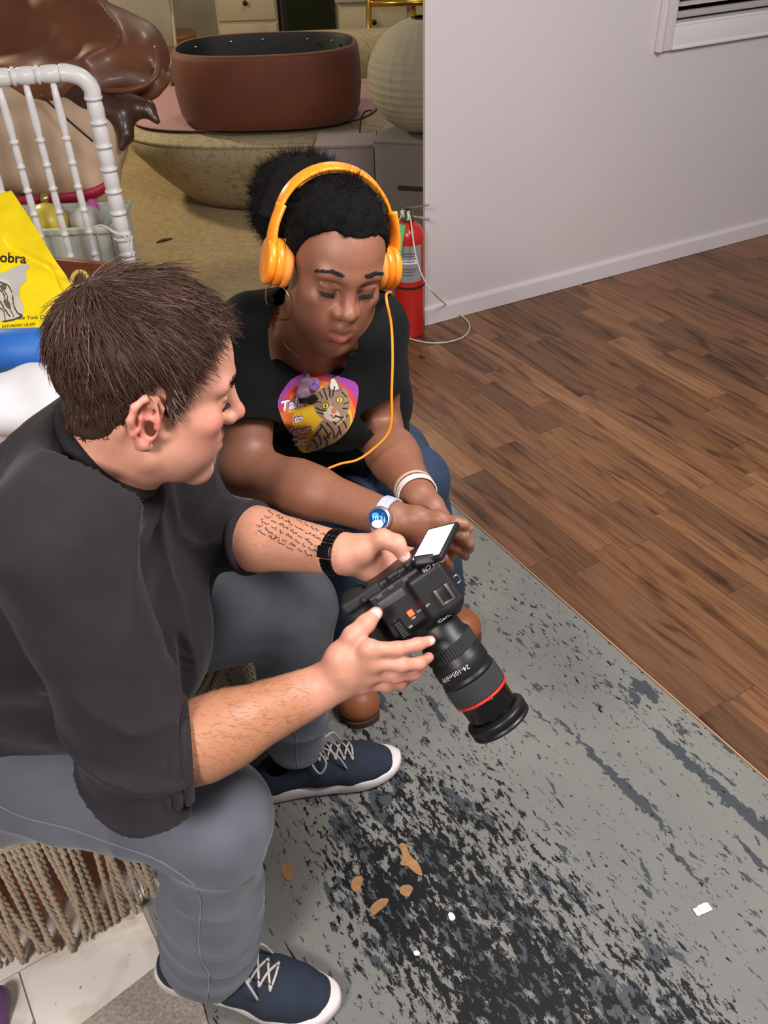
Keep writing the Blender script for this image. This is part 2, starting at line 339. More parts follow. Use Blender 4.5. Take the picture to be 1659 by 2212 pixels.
b=MB(); b.box(WA+wd*(ws0+ws1)/2+wbk*0.06+zz*(wz0+.004),((ws1-ws0)/2,.06,.004),[wd,wbk,zz]); kid('window_sill',b.build('window_sill'),wt,wr)
b=MB(); b.box(WA+wd*(ws0+ws1)/2+wbk*0.11+zz*(wz0+wz1)/2,((ws1-ws0)/2,.003,(wz1-wz0)/2),[wd,wbk,zz]); kid('window_pane',b.build('pane'),mat('night_glass',(14,14,16),0.05),wr)
br=empty('window_blind',WA+wd*(ws0+ws1)/2+wbk*0.05+zz*(wz0+0.012),'pale slatted blind hanging in the window at the top right','blind')
bl=mat('blind_slat',(196,188,186),0.5); s0,s1=ws0+0.022,ws1-0.02
for k in range(24):
    b=MB(); M=np.array([wd,nrm(wbk+zz*0.55),np.cross(wd,nrm(wbk+zz*0.55))]); b.box(WA+wd*(s0+s1)/2+wbk*0.05+zz*(wz0+0.062+k*0.024),((s1-s0)/2,0.0125,0.0008),M); kid('slat',b.build('slat'),bl,br)
b=MB(); b.box(WA+wd*(s0+s1)/2+wbk*0.045+zz*(wz0+0.028),((s1-s0)/2,0.014,0.011),[wd,wbk,zz],bev=.004); kid('bottom_rail',b.build('rail'),mat('blind_rail',(168,160,156),0.4),br)
b=MB(); b.box(WA+wd*(s0+s1)/2+wbk*0.05+zz*(wz1-.02),((s1-s0)/2,0.02,0.02),[wd,wbk,zz],bev=.003); kid('head_rail',b.build('rail'),bl,br)
# far wall and left wall of the room beyond
def wall(name,c,h,m):
    b=MB(); b.box(c,h); me=b.build(name); o=bpy.data.objects.new(name,me); COL.objects.link(o); me.materials.append(m); tag(o,kind='structure')
fw=mat('far_wall_paint',(176,164,140),0.7,noise=(2,0.03))
wall('wall_back',(-1.8,9.05,1.35),(2.75,0.05,1.35),fw); wall('wall_left',(-4.55,6.2,1.35),(0.05,2.85,1.35),fw)
# ================================================================== implicit surfaces for bodies, cloth and soft things
class S:
    def __init__(s): s.p=[]; s.disp=None; s.post=None; s.dlim=.035; s.cc=None
    def _a(s,kind,c,br,k,op,*a): s.p.append((kind,np.asarray(c,np.float32),float(br),float(k),op,a)); return s
    def cap(s,a,b,ra,rb=None,k=0.012,op='u',sq=None):
        """tapered capsule; sq=(axis,factor) stretches its section along that axis"""
        a=np.asarray(a,float); b=np.asarray(b,float); rb=ra if rb is None else rb
        f=1 if sq is None else max(1,sq[1])
        return s._a('cap',(a+b)/2,np.linalg.norm(b-a)/2+max(ra,rb)*f,k,op,a.astype('f'),b.astype('f'),ra,rb,None if sq is None else (nrm(sq[0]).astype('f'),sq[1]))
    def chain(s,pts,rs,k=0.01,op='u',sq=None):
        for i in range(len(pts)-1): s.cap(pts[i],pts[i+1],rs[i],rs[i+1],k if i==0 else min(k,0.006),op,sq)
        return s
    def ell(s,c,r,M=None,k=0.012,op='u'):
        M=np.eye(3) if M is None else np.asarray(M); return s._a('ell',c,max(r),k,op,np.asarray(r,'f'),M.astype('f'))
    def box(s,c,h,M=None,r=0.01,k=0.005,op='u'):
        M=np.eye(3) if M is None else np.asarray(M); return s._a('box',c,np.linalg.norm(h),k,op,np.asarray(h,'f'),M.astype('f'),r)
    def cut(s,pt,n,k=0.003,lim=None):
        """keep the side the normal points away from (within lim of the point)"""
        return s._a('cut',pt,1e9 if lim is None else lim,k,'i',nrm(n).astype('f'))
    def ev(s,p,c=None,rad=None):
        p=p.astype('f'); d=np.full(len(p),1.0,'f')
        if s.cc is None or len(s.cc[1])!=len(s.p): s.cc=(np.array([q[1] for q in s.p],float),np.array([q[2]+q[3]+.025 for q in s.p]))
        sel=range(len(s.p)) if c is None else np.nonzero(((s.cc[0]-c)**2).sum(1)<(s.cc[1]+rad)**2)[0]
        for ip in sel:
            kind,pc,br,k,op,a=s.p[ip]
            if kind=='cap':
                A,B,ra,rb,sq=a; q=p-A; ab=B-A
                if sq is not None: q=q+np.outer(q@sq[0]-0*ra,sq[0])*(1/sq[1]-1); ab=ab+sq[0]*(ab@sq[0])*(1/sq[1]-1)
                t=np.clip(q@ab/(ab@ab+1e-12),0,1); e=q-t[:,None]*ab
                x=np.sqrt((e*e).sum(1))-(ra+(rb-ra)*t)
            elif kind=='ell':
                r,M=a; q=(p-pc)@M.T; k0=np.sqrt(((q/r)**2).sum(1)); k1=np.sqrt(((q/(r*r))**2).sum(1))+1e-9; x=k0*(k0-1)/k1
            elif kind=='box':
                h,M,r=a; q=np.abs((p-pc)@M.T)-(h-r); x=np.sqrt((np.maximum(q,0)**2).sum(1))+np.minimum(q.max(1),0)-r
            elif kind=='cut':
                x=(p-pc)@a[0]
                if br<1e8: x=np.where(((p-pc)**2).sum(1)<br*br,x,-1.0).astype('f')
            if op=='u': hh=np.clip(.5+.5*(d-x)/k,0,1); d=d+(x-d)*hh-k*hh*(1-hh)
            else:
                if op=='s': x=-x
                hh=np.clip(.5-.5*(d-x)/k,0,1); d=d+(x-d)*hh+k*hh*(1-hh)
        if s.disp is not None:
            mk=np.abs(d)<s.dlim+(0 if c is not None else 9)
            if mk.any(): d[mk]+=s.disp(p[mk]).astype('f')
        if s.post is not None: d=np.maximum(d,s.post(p).astype('f'))
        return d
    def hit(s,x,y,t0=0.5,t1=3.0):
        """walk the pixel's ray onto the surface"""
        r=ray(x,y); r=r/np.linalg.norm(r); t=t0
        for _ in range(200):
            d=float(s.ev((CPOS+r*t)[None])[0]); t+=max(d*0.7,0.0003)
            if d<0.0006: return CPOS+r*t
            if t>t1: return None
        return CPOS+r*t
def relax(V,F,it=1,f=.5):
    a=F.ravel(); b=np.roll(F,-1,1).ravel(); n=len(V); cnt=np.bincount(a,minlength=n)+np.bincount(b,minlength=n)
    for _ in range(it):
        A=np.stack([np.bincount(a,V[b,k],n)+np.bincount(b,V[a,k],n) for k in range(3)],1)/np.maximum(cnt,1)[:,None]; V=V+(A-V)*f
    return V
def sdf_mesh(name,s,lo,hi,h,smooth_it=0):
    lo=np.asarray(lo,float); hi=np.asarray(hi,float); B=12
    nb=np.ceil((hi-lo)/h/B).astype(int); n=nb*B
    G=np.ones(n,'f'); I=np.stack(np.meshgrid(*[np.arange(q) for q in nb],indexing='ij'),-1).reshape(-1,3)
    C=lo+(I*B+(B-1)/2)*h; r=B*h*0.87; d0=s.ev(C)
    act=np.abs(d0)<r*1.25+0.010
    for i in I[(~act)&(d0<0)]: G[i[0]*B:i[0]*B+B,i[1]*B:i[1]*B+B,i[2]*B:i[2]*B+B]=-1
    off=np.stack(np.meshgrid(*[np.arange(B)]*3,indexing='ij'),-1).reshape(-1,3)*h
    for i,c in zip(I[act],C[act]):
        G[i[0]*B:i[0]*B+B,i[1]*B:i[1]*B+B,i[2]*B:i[2]*B+B]=s.ev(lo+i*B*h+off,c,r).reshape(B,B,B)
    sg=G<0; acc=np.zeros(np.array(n)-1,'u1')
    for dx in (0,1):
        for dy in (0,1):
            for dz in (0,1): acc+=sg[dx:n[0]-1+dx,dy:n[1]-1+dy,dz:n[2]-1+dz]
    cells=np.argwhere((acc>0)&(acc<8)); idx=np.full(acc.shape,-1,'i4'); idx[tuple(cells.T)]=np.arange(len(cells))
    corner={}
    for q in [(x,y,z) for x in(0,1) for y in(0,1) for z in(0,1)]: corner[q]=G[cells[:,0]+q[0],cells[:,1]+q[1],cells[:,2]+q[2]]
    sm=np.zeros((len(cells),3)); ct=np.zeros(len(cells))
    for a in corner:
        for ax in range(3):
            if a[ax]: continue
            b=list(a); b[ax]=1; b=tuple(b); va,vb=corner[a],corner[b]; m=(va<0)!=(vb<0)
            t=np.where(m,va/(va-vb+1e-20*(~m)+((va-vb)==0)),0)
            q=np.array(a,float)[None].repeat(len(cells),0); q[:,ax]=t; sm[m]+=q[m]; ct+=m
    V=lo+(cells+sm/ct[:,None])*h
    F=[]
    for ax in range(3):
        u,v=[(1,2),(2,0),(0,1)][ax]
        sl=[slice(None)]*3; sl2=[slice(None)]*3; sl[ax]=slice(0,n[ax]-1); sl2[ax]=slice(1,n[ax])
        e=np.argwhere(sg[tuple(sl)]!=sg[tuple(sl2)]); ok=(e[:,u]>0)&(e[:,v]>0)&(e[:,u]<n[u]-1)&(e[:,v]<n[v]-1); e=e[ok]
        def cid(du,dv):
            q=e.copy(); q[:,u]-=du; q[:,v]-=dv; return idx[q[:,0],q[:,1],q[:,2]]
        Q=np.stack([cid(1,1),cid(0,1),cid(0,0),cid(1,0)],1); ins=sg[e[:,0],e[:,1],e[:,2]]
        Q[~ins]=Q[~ins][:,::-1]; F.append(Q)
    F=np.concatenate(F); F=F[(F>=0).all(1)]
    if smooth_it: V=relax(V,F,smooth_it)
    return np_mesh(name,V,F)
def np_mesh(name,V,F,smooth=True):
    me=bpy.data.meshes.new(name); me.vertices.add(len(V)); me.vertices.foreach_set('co',np.asarray(V,'f').ravel())
    k=F.shape[1]; me.loops.add(F.size); me.loops.foreach_set('vertex_index',F.astype('i4').ravel())
    me.polygons.add(len(F)); me.polygons.foreach_set('loop_start',np.arange(0,F.size,k,dtype='i4'))
    try: me.polygons.foreach_set('loop_total',np.full(len(F),k,'i4'))
    except Exception: pass
    me.update(calc_edges=True); me.polygons.foreach_set('use_smooth',np.full(len(F),smooth)); me.validate(); return me
def verts(me): a=np.empty(len(me.vertices)*3,'f'); me.vertices.foreach_get('co',a); return a.reshape(-1,3)
def normals(me): a=np.empty(len(me.vertices)*3,'f'); me.vertices.foreach_get('normal',a); return a.reshape(-1,3)
def set_col(me,C,name='col'):
    a=me.color_attributes.new(name,'FLOAT_COLOR','POINT'); a.data.foreach_set('color',np.c_[C,np.ones(len(C))].astype('f').ravel())
def bvh_old(me):
    n=len(me.polygons); return BVHTree.FromPolygons([v.co for v in me.vertices],[tuple(p.vertices) for p in me.polygons])
def vnoise(p,sc,seed=0):
    """smooth value noise in [-1,1]"""
    q=p*sc+seed*17.31; i=np.floor(q).astype(np.int64); f=q-i; f=f*f*(3-2*f)
    def hsh(i):
        h=(i[:,0]*374761393+i[:,1]*668265263+i[:,2]*2147483647+seed*1013904223)&0xffffffff
        h=((h^(h>>13))*1274126177)&0xffffffff; return ((h^(h>>16))&0xffff)/32767.5-1
    r=0
    for a in (0,1):
        for b in (0,1):
            for c in (0,1):
                wt=(f[:,0] if a else 1-f[:,0])*(f[:,1] if b else 1-f[:,1])*(f[:,2] if c else 1-f[:,2])
                r=r+wt*hsh(i+np.array([a,b,c]))
    return r
def strands(roots,paths,r0,n=3):
    """roots (N,3) paths (N,m,3) -> thin tapered three-sided hairs as one vertex/face set"""
    N,m,_=paths.shape; t=np.gradient(paths,axis=1); t/=np.linalg.norm(t,axis=2,keepdims=True)+1e-9
    u=np.cross(t,np.array([.31,.52,.79])); u/=np.linalg.norm(u,axis=2,keepdims=True)+1e-9; w_=np.cross(t,u)
    rad=(r0 if np.ndim(r0) else np.full(N,r0))[:,None]*np.linspace(1,0.25,m)[None]
    V=np.stack([paths+rad[...,None]*(math.cos(a)*u+math.sin(a)*w_) for a in np.arange(n)*2*math.pi/n],2).reshape(-1,3)
    base=(np.arange(N)*m*n)[:,None,None]; i=(np.arange(m-1)*n)[None,:,None]; k=np.arange(n)[None,None,:]
    F=np.stack([base+i+k,base+i+(k+1)%n,base+i+n+(k+1)%n,base+i+n+k],-1).reshape(-1,4)
    return V,F
def art_patch(name,cv,org,ax,ay,w_,h_,tree,dirn,offset,parent,mtl,keep):
    """a printed patch: grid laid on the surface below it; cv (ny,nx,3) colours, keep mask"""
    ny,nx=keep.shape; idx=np.full((ny+1,nx+1),-1); V=[]; Cc=[]
    need=np.zeros((ny+1,nx+1),bool)
    for a in(0,1):
        for b in(0,1): need[a:ny+a,b:nx+b]|=keep
    for j,i in np.argwhere(need):
        p=Vector(org+ax*(i/nx-.5)*w_+ay*(.5-j/ny)*h_)-Vector(dirn)*0.25
        hit=tree.ray_cast(p,Vector(dirn),0.6)
        if hit[0] is None: continue
        idx[j,i]=len(V); V.append(np.array(hit[0])+np.array(hit[1])*offset*(1 if hit[1].dot(Vector(dirn))<0 else -1)); Cc.append(cv[min(j,ny-1),min(i,nx-1)])
    F=[];Fc=[]
    for j,i in np.argwhere(keep):
        q=(idx[j,i],idx[j+1,i],idx[j+1,i+1],idx[j,i+1])
        if min(q)<0: continue
        F.append(q); Fc.append(cv[j,i])
    me=np_mesh(name,np.array(V),np.array(F)); a=me.color_attributes.new('col','FLOAT_COLOR','CORNER')
    a.data.foreach_set('color',np.c_[np.repeat(np.array(Fc),4,0),np.ones(len(F)*4)].astype('f').ravel())
    return kid(name,me,mtl,parent)
# raster canvas used to draw prints
class Canvas:
    def __init__(s,nx,ny): s.nx,s.ny=nx,ny; s.c=np.zeros((ny,nx,3)); s.k=np.zeros((ny,nx),bool); s.Y,s.X=np.mgrid[0:ny,0:nx]; s.X=(s.X+.5)/nx; s.Y=(s.Y+.5)/ny
    def put(s,m,col): s.c[m]=srgb(*col); s.k|=m
    def inpoly(s,pts):
        m=np.zeros(s.X.shape,bool); n=len(pts)
        for i in range(n):
            x0,y0=pts[i]; x1,y1=pts[(i+1)%n]
            if y0==y1: continue
            m^=((y0>s.Y)!=(y1>s.Y))&(s.X<(x1-x0)*(s.Y-y0)/(y1-y0)+x0)
        return m
    def poly(s,pts,col): s.put(s.inpoly(pts),col)
    def smooth(s,pts,col): s.poly([tuple(q) for q in catmull(np.array(pts),6,None,True)],col)
    def ell(s,x,y,rx,ry,col,a=0):
        dx=s.X-x; dy=s.Y-y; c,q=math.cos(a),math.sin(a); s.put(((dx*c+dy*q)/rx)**2+((-dx*q+dy*c)/ry)**2<1,col)
    def line(s,pts,w,col,res=5):
        p=catmull(np.array(pts,float),res) if len(pts)>2 else np.array(pts,float); m=np.zeros(s.X.shape,bool)
        for a,b in zip(p[:-1],p[1:]):
            ab=b-a; t=np.clip(((s.X-a[0])*ab[0]+(s.Y-a[1])*ab[1])/(ab@ab+1e-12),0,1); m|=((s.X-a[0]-t*ab[0])**2+(s.Y-a[1]-t*ab[1])**2)<w*w
        s.put(m,col)
    def tris(s,T,col):
        m=np.zeros(s.X.shape,bool)
        for t in T:
            x0=max(int(t[:,0].min()*s.nx)-1,0); x1=min(int(t[:,0].max()*s.nx)+2,s.nx); y0=max(int(t[:,1].min()*s.ny)-1,0); y1=min(int(t[:,1].max()*s.ny)+2,s.ny)
            if x1<=x0 or y1<=y0: continue
            X=s.X[y0:y1,x0:x1]; Y=s.Y[y0:y1,x0:x1]
            e=[(t[(k+1)%3,0]-t[k,0])*(Y-t[k,1])-(t[(k+1)%3,1]-t[k,1])*(X-t[k,0]) for k in range(3)]
            m[y0:y1,x0:x1]|=((e[0]>=0)&(e[1]>=0)&(e[2]>=0))|((e[0]<=0)&(e[1]<=0)&(e[2]<=0))
        s.put(m,col)
def text_mesh(txt,size=1.0,shear=0,bold=0.0,extr=0.0,align='CENTER'):
    cu=bpy.data.curves.new('t','FONT'); cu.body=txt; cu.size=size; cu.shear=shear; cu.offset=bold; cu.extrude=extr; cu.align_x=align; cu.align_y='CENTER'; cu.resolution_u=3
    o=bpy.data.objects.new('t',cu); COL.objects.link(o); dg=bpy.context.evaluated_depsgraph_get(); me=bpy.data.meshes.new_from_object(o.evaluated_get(dg))
    bpy.data.objects.remove(o); bpy.data.curves.remove(cu); return me
def text_tris(txt,size,org,ux,uy,shear=0,bold=0.0):
    """triangles of a text in canvas coordinates: org + x*ux + y*uy"""
    me=text_mesh(txt,size,shear,bold); me.calc_loop_triangles(); v=verts(me)[:,:2]; T=[]
    for t in me.loop_triangles: T.append(np.array([np.array(org)+v[i][0]*np.array(ux)+v[i][1]*np.array(uy) for i in t.vertices]))
    bpy.data.meshes.remove(me); return T
def text_on(txt,size,c,ax,ay,m,parent,name='lettering',bold=0.0,extr=0.0004,shear=0.0,world=True):
    """flat lettering lying in the plane of ax, ay"""
    me=text_mesh(txt,size,shear,bold,extr); v=verts(me); ax=nrm(ax); ay=nrm(ay); az=np.cross(ax,ay)
    V=np.asarray(c)+v[:,:1]*ax+v[:,1:2]*ay+v[:,2:3]*az; me.vertices.foreach_set('co',V.astype('f').ravel()); me.update(); me.materials.clear()
    return kid(name,me,m,parent,world)
def bvh(me):
    k=len(me.polygons[0].vertices); n=len(me.polygons)
    if len(me.loops)==n*k:
        F=np.empty(n*k,'i4'); me.polygons.foreach_get('vertices',F); return BVHTree.FromPolygons(verts(me).tolist(),F.reshape(-1,k).tolist())
    return bvh_old(me)
# ================================================================== people
def axes(F,U): # rows forward, left, up from camera-space hints
    F=nrm(RC.T@np.asarray(F,float)); U=RC.T@np.asarray(U,float); U=nrm(U-F*(U@F)); return np.array([F,np.cross(U,F),U])
def head(s,O,R,sc,fem=False):
    w=lambda x,y,z: O+sc*(np.array([x,y,z])@R)
    E=lambda c,r,k,op='u',M=None: s.ell(w(*c),[q*sc for q in r],R if M is None else M,k,op)
    Cp=lambda a,b,ra,rb,k,op='u': s.cap(w(*a),w(*b),ra*sc,rb*sc,k,op)
    E((-.008,0,.048),(.098,.075,.083),.01)
    E((.03,0,.035),(.062,.064,.066),.02)
    E((.034,0,-.03),(.056,.059,.062),.02)
    for g in (-1,1):
        Cp((.004,g*.046,-.06),(.066,g*.017,-.097),.021,.017,.028)
        E((.058,g*.043,-.012),(.026,.022,.021),.02)
        E((.046,g*.031,-.052),(.036,.029,.036),.02)
        Cp((.086,g*.009,.032),(.076,g*.044,.034),.0115,.010,.014)
    E((.073,0,-.100),(.019,.021,.017),.02)
    E((.064,0,-.062),(.031,.031,.032),.02)
    for g in (-1,1): E((.0945,g*.032,.013),(.016,.019,.0125),.014,'s')
    for g in (-1,1):
        E((.0735,g*.032,.010),(.0140,.0165,.0135),.004)
        Cp((.0850,g*.020,.0035),(.0815,g*.044,.0055),.0022,.0018,.003)
        Cp((.0865,g*.018,.0165),(.082,g*.046,.0185),.0035,.003,.005)
    if fem:
        Cp((.088,0,.020),(.105,0,-.014),.0075,.0105,.014); E((.1095,0,-.019),(.0118,.0125,.0110),.008)
        for g in (-1,1): E((.0985,g*.0145,-.0225),(.0100,.0080,.0085),.007)
    else:
        Cp((.090,0,.022),(.107,0,-.014),.0080,.0098,.012); E((.1105,0,-.019),(.0112,.0110,.0105),.008)
        for g in (-1,1): E((.0995,g*.0118,-.024),(.0100,.0078,.0080),.006)
    for g in (-1,1): E((.1045,g*.0072,-.0330),(.005,.0038,.004),.003,'s')
    lf=1.45 if fem else 1.0; lx=.004 if fem else 0
    for g in (-1,1):
        Cp((.0935+lx,0,-.0515),(.083,g*.023,-.0575),.0058*lf,.0028,.006)
        Cp((.092+lx*1.3,0,-.0665),(.082,g*.022,-.0605),.0068*lf,.0028,.007)
    for g in (-1,1): Cp((.103+lx*1.6,0,-.0588),(.086,g*.024,-.0592),.0022 if fem else .0016,.0012,.003,'s')
    E((.0925,0,-.083),(.010,.02,.007),.010,'s')
    # ears
    for g in (-1,1):
        pt=lambda u,v,o=0: (-.008+u, g*(.0735+max(0,.010-u)*0.55+o), -.004+v)
        N=nrm(np.array([-.48,g*.88,0])@R); A=nrm(np.array([.88,g*.48,0])@R)*1.0; M=np.array([A*1.0,N,R[2]])
        s.ell(w(*pt(-.004,.003,-.001)),np.array([.019,.0042,.031])*sc,M,.006)
        hx=[(.012,.004),(.013,.018),(.006,.030),(-.007,.033),(-.018,.025),(-.0215,.009),(-.017,-.008),(-.010,-.021)]
        s.chain([w(*pt(u,v,.003)) for u,v in hx],[.0036*sc]*3+[.0042*sc]*3+[.0038*sc]*2,.004)
        s.cap(w(*pt(-.006,-.026,.001)),w(*pt(.003,-.030,0)),.0072*sc,.0066*sc,.005)
        s.chain([w(*pt(u,v,.002)) for u,v in ((-.002,.022),(-.010,.010),(-.010,-.004),(-.004,-.014))],[.003*sc]*4,.004)
        E(pt(.0015,-.004,.0065),(.0070,.0065,.0095),.005,'s')
        E(pt(-.001,.016,.0085),(.0075,.006,.0070),.005,'s')
        E(pt(.0115,-.004,.003),(.0045,.0045,.006),.003)
    return w
def finger(s,joints,rs,k=.006):
    pts=[D(*j) for j in joints]; s.chain(pts,rs,k); return pts
def hand(s,W,mcp,fingers,thumb,r=1.0,wr=.026):
    """W wrist px/depth; mcp four knuckles; fingers lists of joints after the knuckle; thumb joints"""
    Wp=D(*W); K=[D(*q) for q in mcp]; c=sum(K)/4
    for i,q in enumerate(K): s.cap(Wp+(q-Wp)*.12,q,.0175*r,.0118*r,.014)
    for i in range(3): s.cap(K[i],K[i+1],.0112*r,.0112*r,.01); s.cap((Wp+K[i])/2,(Wp+K[i+1])/2,.014*r,.014*r,.012)
    tips=[]
    RS=[(.0102,.0093,.0083,.0070),(.0104,.0095,.0085,.0072),(.0100,.0090,.0081,.0069),(.0090,.0080,.0072,.0062)]
    for q,fj,rr in zip(K,fingers,RS):
        pts=[q]+[D(*j) for j in fj]; s.chain(pts,[x*r for x in rr[:len(pts)]],.006); tips.append(pts)
    tp=[D(*j) for j in thumb]; s.cap(Wp+(tp[0]-Wp)*.3,tp[0],.017*r,.0165*r,.016); s.cap(tp[0],(K[0]+Wp)/2,.016*r,.014*r,.016)
    s.chain(tp,[.0160*r,.0130*r,.0118*r,.0092*r],.008); tips.append(tp)
    return tips
def nail_mask(V,N,tips,up):
    """soft mask of finger nails: on the far side of the last joint, facing `up`"""
    m=np.zeros(len(V))
    for pts in tips:
        a,b=np.asarray(pts[-2]),np.asarray(pts[-1]); ax=nrm(b-a); q=V-b; t=q@ax
        m=np.maximum(m,((np.abs(t-.001)<.0062)&(np.linalg.norm(q-np.outer(t,ax),axis=1)<.012)&((N@up)>0.55)).astype(float))
    return m
def bounds(s,mg=.02):
    lo=np.full(3,9.);hi=-lo
    for kind,c,br,k,op,a in s.p:
        if op=='u' and br<1e8: lo=np.minimum(lo,c-br-mg); hi=np.maximum(hi,c+br+mg)
    return lo,hi
VIEW=-RC[2]

# ------------------------------------------------------------------ the man
mO=D(318,842,1.035); mR=axes((.90,.03,.40),(.2,-.83,-.5))
mN=D(218,985,1.075); mRS=D(125,1170,.97); mLS=np.array([-.355,1.09,.955])
mRE=D(312,1655,1.09); mRW=D(690,1488,1.145); mLE=np.array([-.30,1.085,.725]); mLW=D(742,1196,1.24)
mP=np.array([-.66,.95,.50]); mC=np.array([-.475,.925,.80]); lat=nrm(mLS-mRS)
def man_torso(s,g=0.0):
    s.cap(mP,mC,.135+g,.145+g,.05,sq=(lat,1.28)); s.cap(mC,(mRS+mLS)/2+np.array([-.035,0,-.03]),.140+g,.085+g,.06,sq=(lat,1.35))
    s.cap(mRS,mLS,.052+g,.052+g,.05)
s=S(); s.cap(mP,mC,.085,.085,.03); s.cap(mC,mN-np.array([.02,0,.05]),.085,.06,.03); s.cap(mRS,mLS,.045,.045,.03)
w=head(s,mO,mR,1.0)
s.cap(w(-.03,0,-.03),mN,.055,.060,.03); s.cap(w(.012,0,-.075),mN+np.array([.02,0,-.01]),.040,.050,.03)
s.cap(mRS,mRE,.045,.049,.03); s.cap(mLS,mLE,.045,.046,.03)
s.cap(mRE,mRE+(mRW-mRE)*.45,.049,.046,.02); s.cap(mRE+(mRW-mRE)*.35,mRW,.046,.0285,.02,sq=(RC[1],1.12))
s.cap(mLE,mLE+(mLW-mLE)*.45,.047,.044,.02); s.cap(mLE+(mLW-mLE)*.4,mLW,.043,.0275,.02,sq=(RC[1],1.12))
tipsR=hand(s,(690,1488,1.145),[(796,1402,1.105),(803,1430,1.117),(798,1455,1.132),(784,1477,1.147)],
  [[(858,1402,1.110),(902,1392,1.122),(930,1384,1.132)],[(866,1436,1.116),(905,1433,1.130),(926,1420,1.150)],[(856,1460,1.134),(893,1455,1.147),(912,1442,1.165)],[(836,1481,1.150),(867,1476,1.160),(886,1465,1.175)]],
  [(735,1420,1.122),(762,1374,1.113),(790,1348,1.120),(812,1325,1.130)])
tipsL=hand(s,(745,1197,1.24),[(858,1190,1.275),(872,1216,1.280),(866,1241,1.280),(846,1262,1.275)],
  [[(905,1200,1.315),(935,1206,1.315),(950,1208,1.300)],[(925,1240,1.32),(955,1260,1.325),(970,1270,1.33)],[(915,1268,1.32),(945,1290,1.325),(960,1300,1.33)],[(890,1285,1.31),(915,1305,1.315),(930,1315,1.32)]],
  [(782,1186,1.228),(825,1163,1.212),(856,1174,1.208),(874,1203,1.215)],r=1.05)
lo,hi=bounds(s); man_s=s
body=sdf_mesh('man_body',s,lo,hi,.0025,1); V=verts(body); N=normals(body); L=(V-mO)@mR.T
base=np.tile(np.array(srgb(212,152,128)),(len(V),1)); pink=np.array(srgb(220,130,116)); 
def soft(d,r): return np.clip(1-d/r,0,1)**2*(3-2*np.clip(1-d/r,0,1))
def blend(m,c):
    global base
    base=base*(1-m[:,None])+np.array(c)*m[:,None]
blend(.7*soft(np.linalg.norm((L-[.07,-.045,-.02])/[1,1,1],axis=1),.05),pink); blend(.6*soft(np.linalg.norm(L-[.118,0,-.02],axis=1),.03),pink)
blend(.75*soft(np.linalg.norm(L-[-.012,-.09,-.002],axis=1),.045),srgb(210,118,104))
blend(.8*soft(np.linalg.norm((L-[.093,0,-.059])*[1,.45,1.4],axis=1),.015),srgb(190,100,94))

def seg_t(V,a,b): ab=b-a; t=np.clip((V-a)@ab/(ab@ab),0,1); return t,np.linalg.norm(V-a-t[:,None]*ab,axis=1)
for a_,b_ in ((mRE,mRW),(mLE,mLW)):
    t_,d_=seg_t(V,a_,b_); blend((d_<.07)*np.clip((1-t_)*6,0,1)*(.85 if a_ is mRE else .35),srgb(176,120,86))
hd=np.minimum.reduce([np.linalg.norm(V-p,axis=1) for pts in tipsR+tipsL for p in pts]); blend(.5*soft(hd,.03),srgb(206,138,118))
blend(.8*nail_mask(V,N,tipsR+tipsL[-1:],-RC[2]),srgb(246,206,196))
beard=((L[:,2]<-.02)&(L[:,2]>-.125)&(L[:,0]>.0)).astype(float)*np.clip((L[:,0]-0.0)/.05,0,1)*np.clip((-.02-L[:,2])/.03,0,1); blend(.16*beard,srgb(120,92,84))
set_col(body,base)
skin=mat('light_skin',(208,150,124),0.5,attr='col',noise=(90,0.05,4),bump=(420,0.12,0.001),sss=0.12)
man=empty('person',(mP[0],mP[1],0),'seated person in charcoal shirt and grey jeans holding a camera','person')
kid('body',body,skin,man)
man_tree=bvh(body)
# fine hair on the forearms
rg_=np.random.default_rng(9); hs_=[]
for a_,b_,n_ in ((mRE,mRW,700),(mLE,mLW,250)):
    t_,d_=seg_t(V,a_,b_); ok_=np.nonzero((d_<.06)&(t_>.12)&(t_<.92)&((N@RC[1])<.45))[0]; ii=rg_.choice(ok_,n_); d0=nrm(b_-a_)+RC[1]*.5; d1=d0+rg_.normal(0,.35,(n_,3)); nn=N[ii]; d1=d1-nn*(d1*nn).sum(1,keepdims=True); d1/=np.linalg.norm(d1,axis=1,keepdims=True); tt=np.linspace(0,1,4)[None,:,None]
    hs_.append(V[ii][:,None]+.010*rg_.uniform(.5,1.2,n_)[:,None,None]*(d1[:,None]*tt+nn[:,None]*(.25*tt-.1*tt*tt)))
hs_=np.concatenate(hs_); hv,hf=strands(None,hs_,.00022); o=kid('arm_hair',np_mesh('arm_hair',hv,hf),mat('arm_hair',(150,104,74),.7),man); o['kind']='stuff'

# shirt
def folds(p,specs):
    """soft ridges: (point, direction along the fold, across direction, half length, half width, height)"""
    d=np.zeros(len(p))
    for c,a,x,hl,hw,ht in specs:
        q=p-np.asarray(c); u=q@nrm(a); v=q@nrm(x); d-=ht*np.exp(-(u/hl)**2-(v/hw)**2)*(np.abs(q@np.cross(nrm(a),nrm(x)))<.12)
    return d
sh=S(); man_torso(sh,.014)
sh.cap(mRS,mRE,.079,.074,.035); sh.cap(mRE-np.array([0,0,.0]),mRE+(mRW-mRE)*.26,.074,.064,.02)
sh.cap(mLS,mLE,.075,.066,.035); sh.cap(mLE,mLE+(mLW-mLE)*.42,.064,.056,.02)
sh.cap(mN+np.array([-.03,0,-.05]),mN,.085,.070,.03); sh.cap((mRS+mN)/2,(mLS+mN)/2,.062,.062,.04)
sh.ell((-.44,.95,.64),(.17,.20,.16),None,.06); rdir=nrm(mRW-mRE); ldir=nrm(mLW-mLE)
